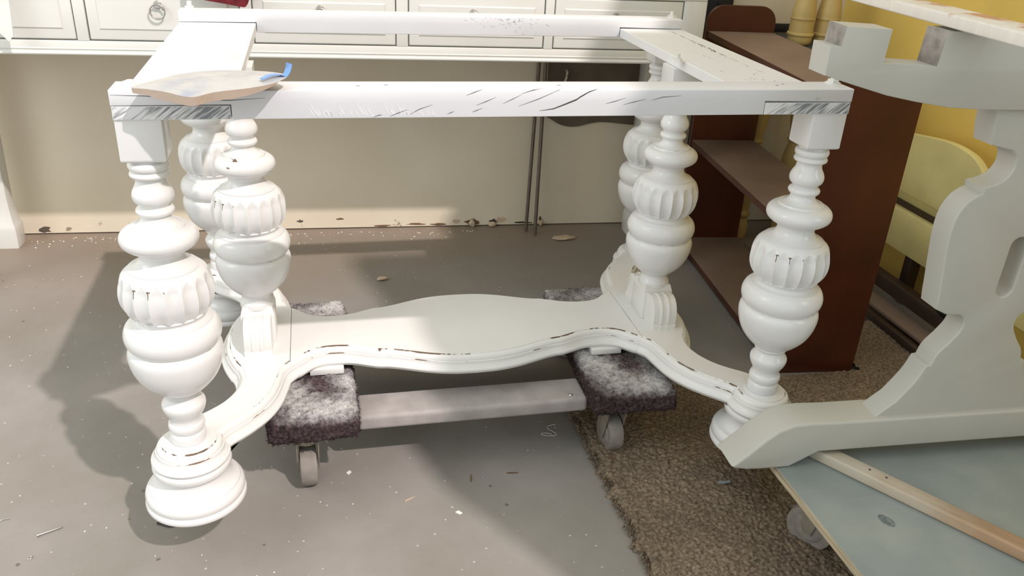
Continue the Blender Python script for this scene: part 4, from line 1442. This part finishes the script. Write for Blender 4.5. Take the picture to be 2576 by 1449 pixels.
ZP = 0.165
fo = [(0.0, 0.0), (0.046, 0.0), (0.100, 0.029), (c, 0.0255)]
lowc = [(-0.060, 0.006), (-0.036, 0.001), (-0.012, 0.0), (0.046, 0.0), (0.050, 0.002), (0.099, 0.0295)]
upc = [(0.2, 0.0925), (0.12, 0.0925), (0.075, 0.0945), (0.040, 0.0925), (0.012, 0.082), (-0.010, 0.064), (-0.040, 0.034), (-0.066, 0.011)]
left = upc + lowc
right = [(2 * c - x, z) for x, z in reversed(left)]
outline = left + right
extrude_outline('foot', outline, 0.0, 0.070, M['trestle'], TR, 0.010, 4)
UL = [(0.200, 0.090), (0.236, 0.122)] + [(p.x, p.y) for p in cr([(0.236, 0.122, 0), (0.263, 0.163, 0), (0.276, 0.196, 0)], 4)[1:]] \
    + [(0.284, 0.197)] + [(p.x, p.y) for p in cr([(0.284, 0.197, 0), (0.291, 0.220, 0), (0.309, 0.243, 0)], 4)[1:]] + [(0.3115, 0.247)] \
    + [(p.x, p.y) for p in cr([(0.3115, 0.247, 0), (0.321, 0.262, 0), (0.3245, 0.277, 0), (0.320, 0.290, 0), (0.311, 0.296, 0), (0.300, 0.2975, 0)], 4)[1:]] \
    + [(0.283, 0.299), (0.262, 0.309), (0.2585, 0.330)] \
    + [(p.x, p.y) for p in cr([(0.2575, 0.340, 0), (0.2490, 0.400, 0), (0.2440, 0.445, 0), (0.2460, 0.478, 0), (0.2560, 0.501, 0), (0.2700, 0.514, 0), (0.2810, 0.519, 0)], 4)] \
    + [(0.2795, 0.530)] + [(p.x, p.y) for p in cr([(0.2795, 0.530, 0), (0.300, 0.535, 0), (0.316, 0.545, 0), (0.324, 0.561, 0), (0.322, 0.579, 0), (0.311, 0.591, 0)], 4)[1:]] \
    + [(0.2705, 0.600), (0.2650, 0.625), (0.2610, 0.668)]
UO = UL + [(2 * c - x, z) for x, z in reversed(UL)]
UO = list(reversed(UO))
sl = []
for (cxs, czs, a0) in ((0.383, 0.345, PI), (0.383, 0.425, 0)):
    for k in range(0, 9):
        t = a0 + PI * k / 8
        sl.append((cxs + 0.016 * math.cos(t), czs + 0.016 * math.sin(t)))
extrude_outline('upright', UO, 0.011, 0.058, M['trestle'], TR, 0.0075, 4, hole=sl)
BL = [(c, 0.772), (0.132, 0.7725), (0.129, 0.722), (0.042, 0.726), (0.044, 0.773), (-0.028, 0.776), (-0.030, 0.748), (-0.047, 0.749), (-0.046, 0.707), (0.004, 0.6935), (0.060, 0.6790), (0.110, 0.6700), (0.165, 0.6620), (0.220, 0.6590), (0.297, 0.6585), (c, 0.6585)]
BO = BL + [(2 * c - x, z) for x, z in reversed(BL[1:-1])]
me_b = extrude_outline('crossbeam', BO, 0.0, 0.050, M['trestle'], TR, 0.0015, 2)
me_b.data.materials.append(simple('brushed_bare_wood', (0.27, 0.245, 0.225), 0.7, 0, 0.35, 45, 0.4, 200))
for p in me_b.data.polygons:
    if p.normal.x < -0.9 and abs(p.center.x - (-0.029)) < 0.004 and p.center.z > 0.745: p.material_index = 1
    if p.normal.x < -0.9 and abs(p.center.x - 0.13) < 0.006: p.material_index = 1
    if p.normal.x > 0.9 and False: p.material_index = 1

# bare wood board lying across the crossbeam
o = box('raw_board', -0.0325, 0.0325, -0.50, 0.46, 0, 0.0185, M['topboard'], None, 0.003, 3)
o.location = (0.637, -0.47, 0.9412); o.rotation_euler = (0, 0, -0.085)
tag(o, 'white sprayed board with bare wood patches lying across the trestle crossbeam', 'board')

# wooden stick lying diagonally on the platform
sd = Vector((0.768, -0.801)) - Vector((0.590, -0.524))
p0 = Vector((0.604, -0.520)); d = (Vector((0.790, -0.800)) - p0).normalized()
p0 = p0 - d * 0.06
bm = bmesh.new(); box_into(bm, 0, 0.62, -0.0165, 0.0165, 0, 0.022, 0.004, 3)
o = link('wooden_stick', bm_mesh('wooden_stick', bm), M['stick'], None, 35)
o.location = (p0.x, p0.y, 0.1648); o.rotation_euler = (0, 0, math.atan2(d.y, d.x))
tag(o, 'half sprayed wooden stick lying diagonally on the grey plywood platform', 'stick')
for hx in (0.118, 0.148):
    bm = bmesh.new(); bmesh.ops.create_cone(bm, cap_ends=True, segments=12, radius1=0.0022, radius2=0.0022, depth=0.001)
    h = link('screw_hole', bm_mesh('screw_hole', bm), M['crack'], o); h.location = (hx, 0.002, 0.0219)

# ------------------------------------------------------------------ plastic bag on the corner
bd_ = [(-0.525, -0.420, .836), (-0.508, -0.375, .834), (-0.478, -0.330, .834), (-0.440, -0.312, .835), (-0.395, -0.314, .836), (-0.360, -0.330, .838), (-0.338, -0.352, .840), (-0.328, -0.378, .842),
       (-0.345, -0.412, .840), (-0.375, -0.432, .838), (-0.420, -0.448, .836), (-0.447, -0.466, .834), (-0.480, -0.446, .836), (-0.505, -0.430, .836)]
bl_ = cr(bd_, 4, closed=True)
cen = Vector((-0.43, -0.39, 0.838))
V, Fc, und = [], [], []
nr_ = 8
nbp = len(bl_)
for side in (1, -1):
    for k in range(nr_ + 1):
        t = k / nr_
        for i, p in enumerate(bl_):
            q = p.lerp(cen, t)
            b_ = math.sin(PI / 2 * t)
            wv = noise.noise(Vector((q.x * 38, q.y * 38, side * 3))) * 0.004 * b_
            if side > 0:
                q.z += 0.003 * b_ + wv
            else:
                f_ = max(0.0, min(1.0, (-0.405 - q.y) / 0.035))
                q.z += -0.0115 * max(min(1, b_ * 2.2), 0.95 * f_) + wv * .5
                q.y -= 0.002 * f_ * (1 - t)
                if q.y > -0.386: q.z = max(q.z, 0.8242)
            V.append(q); und.append(0.0 if side > 0 else 1.0)
for s in (0, 1):
    b0 = s * (nr_ + 1) * nbp
    for k in range(nr_):
        for i in range(nbp):
            a = b0 + k * nbp + i; b2 = b0 + k * nbp + (i + 1) % nbp
            Fc.append((a, b2, b2 + nbp, a + nbp) if s == 0 else (a, a + nbp, b2 + nbp, b2))
rim0 = len(V)
for i in range(nbp):
    V.append(Vector(V[i])); und.append(1.0)
for i in range(nbp):
    a, b2 = i, (i + 1) % nbp
    Fc.append((rim0 + a, a + (nr_ + 1) * nbp, b2 + (nr_ + 1) * nbp, rim0 + b2))
bag = empty('plastic_bag', (-0.43, -0.39, 0.8235), 0, 'cloudy plastic zip bag with tan contents on the near left corner of the table', 'bag')
me = mesh_of('pouch', [Vector(v) - Vector((-0.43, -0.39, 0.8235)) for v in V], Fc)
at = me.attributes.new('under', 'FLOAT', 'POINT'); at.data.foreach_set('value', und)
link('pouch', me, M['bag'], bag, 38)
zc = cr([(-0.362, -0.408, 0.845), (-0.352, -0.394, 0.847), (-0.341, -0.383, 0.846), (-0.333, -0.378, 0.843), (-0.328, -0.374, 0.850), (-0.326, -0.370, 0.858)], 4)
V, Fc = [], []
for i, p in enumerate(zc):
    tdir = (zc[min(i + 1, len(zc) - 1)] - zc[max(0, i - 1)]).normalized()
    w_ = 0.0065
    q = p - Vector((-0.43, -0.39, 0.8235))
    s_ = Vector((0.55, -0.75, 0.0)).normalized() * w_
    for sg, dz in ((-1, 0), (1, 0), (1, -0.0012), (-1, -0.0012)):
        V.append(q + s_ * sg * (0.6 + 0.5 * i / len(zc)) + Vector((0, 0, dz)))
for i in range(len(zc) - 1):
    for k in range(4):
        Fc.append((i * 4 + k, i * 4 + (k + 1) % 4, (i + 1) * 4 + (k + 1) % 4, (i + 1) * 4 + k))
Fc += [(0, 1, 2, 3), tuple(len(V) - 4 + k for k in (3, 2, 1, 0))]
o = link('zip_strip', mesh_of('zip_strip', V, Fc), M['blue'], bag, 60); tag(o, 'blue zip strip curling up')

# ------------------------------------------------------------------ small litter on the floor
N0, N1 = Vector((-0.822, -0.289, 0.0028)), Vector((-0.784, -0.271, 0.0018))
nl = empty('nail', N0, 0, 'steel nail lying on the concrete at the lower left', 'nail')
tube('shank', [(0, 0, 0), (N1 - N0) * 0.9, (N1 - N0)], [0.0016, 0.0016, 0.0003], M['steel'], nl, 10)
d = (N1 - N0).normalized()
tube('head', [-d * 0.0012, Vector((0, 0, 0))], 0.0034, M['steel'], nl, 14)
bm = bmesh.new()
for i in range(24):
    for j in range(6):
        t, u_ = 2 * PI * i / 24, 2 * PI * j / 6
        rr = 0.0035 + 0.0012 * math.cos(u_)
        bm.verts.new((rr * math.cos(t), rr * math.sin(t), 0.0008 + 0.0007 * math.sin(u_)))
bm.verts.ensure_lookup_table()
for i in range(24):
    for j in range(6):
        bm.faces.new([bm.verts[k] for k in (i * 6 + j, ((i + 1) % 24) * 6 + j, ((i + 1) % 24) * 6 + (j + 1) % 6, i * 6 + (j + 1) % 6)])
o = link('washer', bm_mesh('washer', bm), M['steel'], None, 50); o.location = (-0.821, -0.342, 0.0003)
tag(o, 'tiny bright steel washer on the floor below the nail', 'washer')
o = tube('bent_wire', [(-0.915, -0.252, 0.0012), (-0.903, -0.238, 0.0012), (-0.893, -0.233, 0.0012), (-0.884, -0.233, 0.0012)], 0.001, M['steel'], None, 8)
tag(o, 'short bent wire on the floor at the left picture edge', 'wire')
# looped thread
tp = []
for k in range(40):
    t = k / 39
    tp.append((0.165 + 0.013 * math.cos(11 * t) + 0.03 * t * t, -0.135 + 0.009 * math.sin(9 * t) + 0.03 * t ** 3, 0.001 + 0.003 * t))
o = tube('thread', tp, 0.0005, M['chip_white'], None, 5); tag(o, 'thin white thread curled on the concrete behind the right front caster', 'thread')


def chip(name, x, y, z, pts, th_, mt, rz, label, cat, group=None):
    bm = bmesh.new()
    vs = [bm.verts.new((a, b, 0)) for a, b in pts]
    bm.faces.new(vs)
    r = bmesh.ops.extrude_face_region(bm, geom=bm.faces[:])
    for g in r['geom']:
        if isinstance(g, bmesh.types.BMVert): g.co.z = th_ * (1 + random.uniform(-.3, .3))
    o = link(name, bm_mesh(name, bm), mt, None, 30)
    o.location = (x, y, z); o.rotation_euler = (0, 0, rz)
    return tag(o, label, cat, group)


LEAF = [(-0.010, -0.004), (-0.004, -0.008), (0.005, -0.007), (0.010, -0.001), (0.007, 0.006), (-0.002, 0.008), (-0.009, 0.004)]
chip('brown_scrap', 0.278, -0.249, 0.0135, LEAF, 0.002, M['chip_brown'], 1.1, 'dark brown oval scrap on the rug in front of the right caster', 'scrap')
chip('grey_scrap', 0.480, -0.366, 0.017, [(-0.014, -0.003), (-0.004, -0.005), (0.013, -0.004), (0.014, 0.003), (0.002, 0.002), (-0.008, 0.006)], 0.0012, M['chip_grey'], 0.0, 'small blue-grey plastic scrap on the rug by the trestle foot', 'scrap')
SLV = [(-0.012, -0.001), (0.0, -0.0016), (0.013, -0.0004), (0.004, 0.0012), (-0.009, 0.0014)]
for (x, y, rz, mt, lab) in ((0.062, -0.249, -0.1, 'chip_brown', 'thin brown splinter on bare concrete left of the rug'),
                            (-0.025, -0.252, 1.4, 'chip_brown', 'upright dark splinter on the concrete below the dolly rail'),
                            (-0.155, -0.296, 0.5, 'chip_tan', 'long tan wood sliver on the concrete in the middle foreground'),
                            (-0.066, -0.350, -0.7, 'chip_white', 'white folded flake on the concrete in the foreground'),
                            (-0.268, -0.196, 0.9, 'chip_white', 'white paint flake beside the left front caster')):
    chip('splinter' if ('spl' in lab or 'sliver' in lab) else 'paint_flake', x, y, 0.0003, SLV if 'splinter' in lab or 'sliver' in lab else [(-0.006, -0.003), (0.004, -0.004), (0.007, 0.002), (-0.003, 0.004)], 0.0016, M[mt], rz, lab, 'splinter' if 'spl' in lab or 'sliver' in lab else 'flake')
blob('paper_scrap', 0.513, 0.955, 0.0002, 0.040, 0.022, 0.005, M['chip_tan'], 3, 'crumpled tan tissue scrap on the floor by the rods', 'scrap')
blob('dirt_lump', -0.128, 0.700, 0.0002, 0.016, 0.010, 0.005, M['chip_tan'], 5, 'small tan dirt lump on the floor behind the stretcher', 'lump')
blob('dark_stain', -0.590, -0.283, 0.0002, 0.030, 0.022, 0.0012, M['crack'], 8, 'dark stain crust on the floor under the near left foot', 'stain')
# flecks of plaster and paint: nobody could count these
V, Fc = [], []
for i in range(420):
    x = random.uniform(-1.2, 0.22); y = random.uniform(-0.62, 1.05)
    if random.random() < .35: y = 1.10 - 0.047 * (x + 0.2) - abs(random.gauss(0.0, 0.03)) - 0.012
    s_ = random.uniform(0.0006, 0.0022) * (1.6 if y > 1 else 1)
    c_ = len(V); a = random.uniform(0, PI)
    for k in range(4):
        t = a + PI / 2 * k
        V.append((x + s_ * math.cos(t), y + s_ * math.sin(t) * random.uniform(.5, 1), 0.0003))
    V.append((x, y, 0.0003 + s_ * .8))
    Fc += [(c_, c_ + 1, c_ + 4), (c_ + 1, c_ + 2, c_ + 4), (c_ + 2, c_ + 3, c_ + 4), (c_ + 3, c_, c_ + 4)]
o = link('paint_flecks', mesh_of('paint_flecks', V, Fc), M['chip_white'], None)
tag(o, 'pale flecks of paint and plaster scattered over the concrete', 'debris', kind='stuff')
# broken plaster at the foot of the wall
wd = Vector((math.cos(WA), math.sin(WA), 0)); wo = Vector((-1.197, 1.167, 0))
for i, (x, w_, h_, lab) in enumerate(((0.215, 0.011, 0.012, 'broken plaster lump at the wall foot, the farther one left of the rods'), (0.288, 0.014, 0.010, 'broken plaster lump at the wall foot, the nearest one left of the rods'),
                                   (0.462, 0.008, 0.010, 'small plaster lump at the wall foot just right of the rods'))):
    s_ = (x - wo.x) / wd.x
    p = wo + wd * s_
    blob('plaster_lump', p.x, p.y - 0.009, 0.0, w_, 0.007, h_, M['chip_tan'], i + 11, lab, 'plaster', None, None, WA)
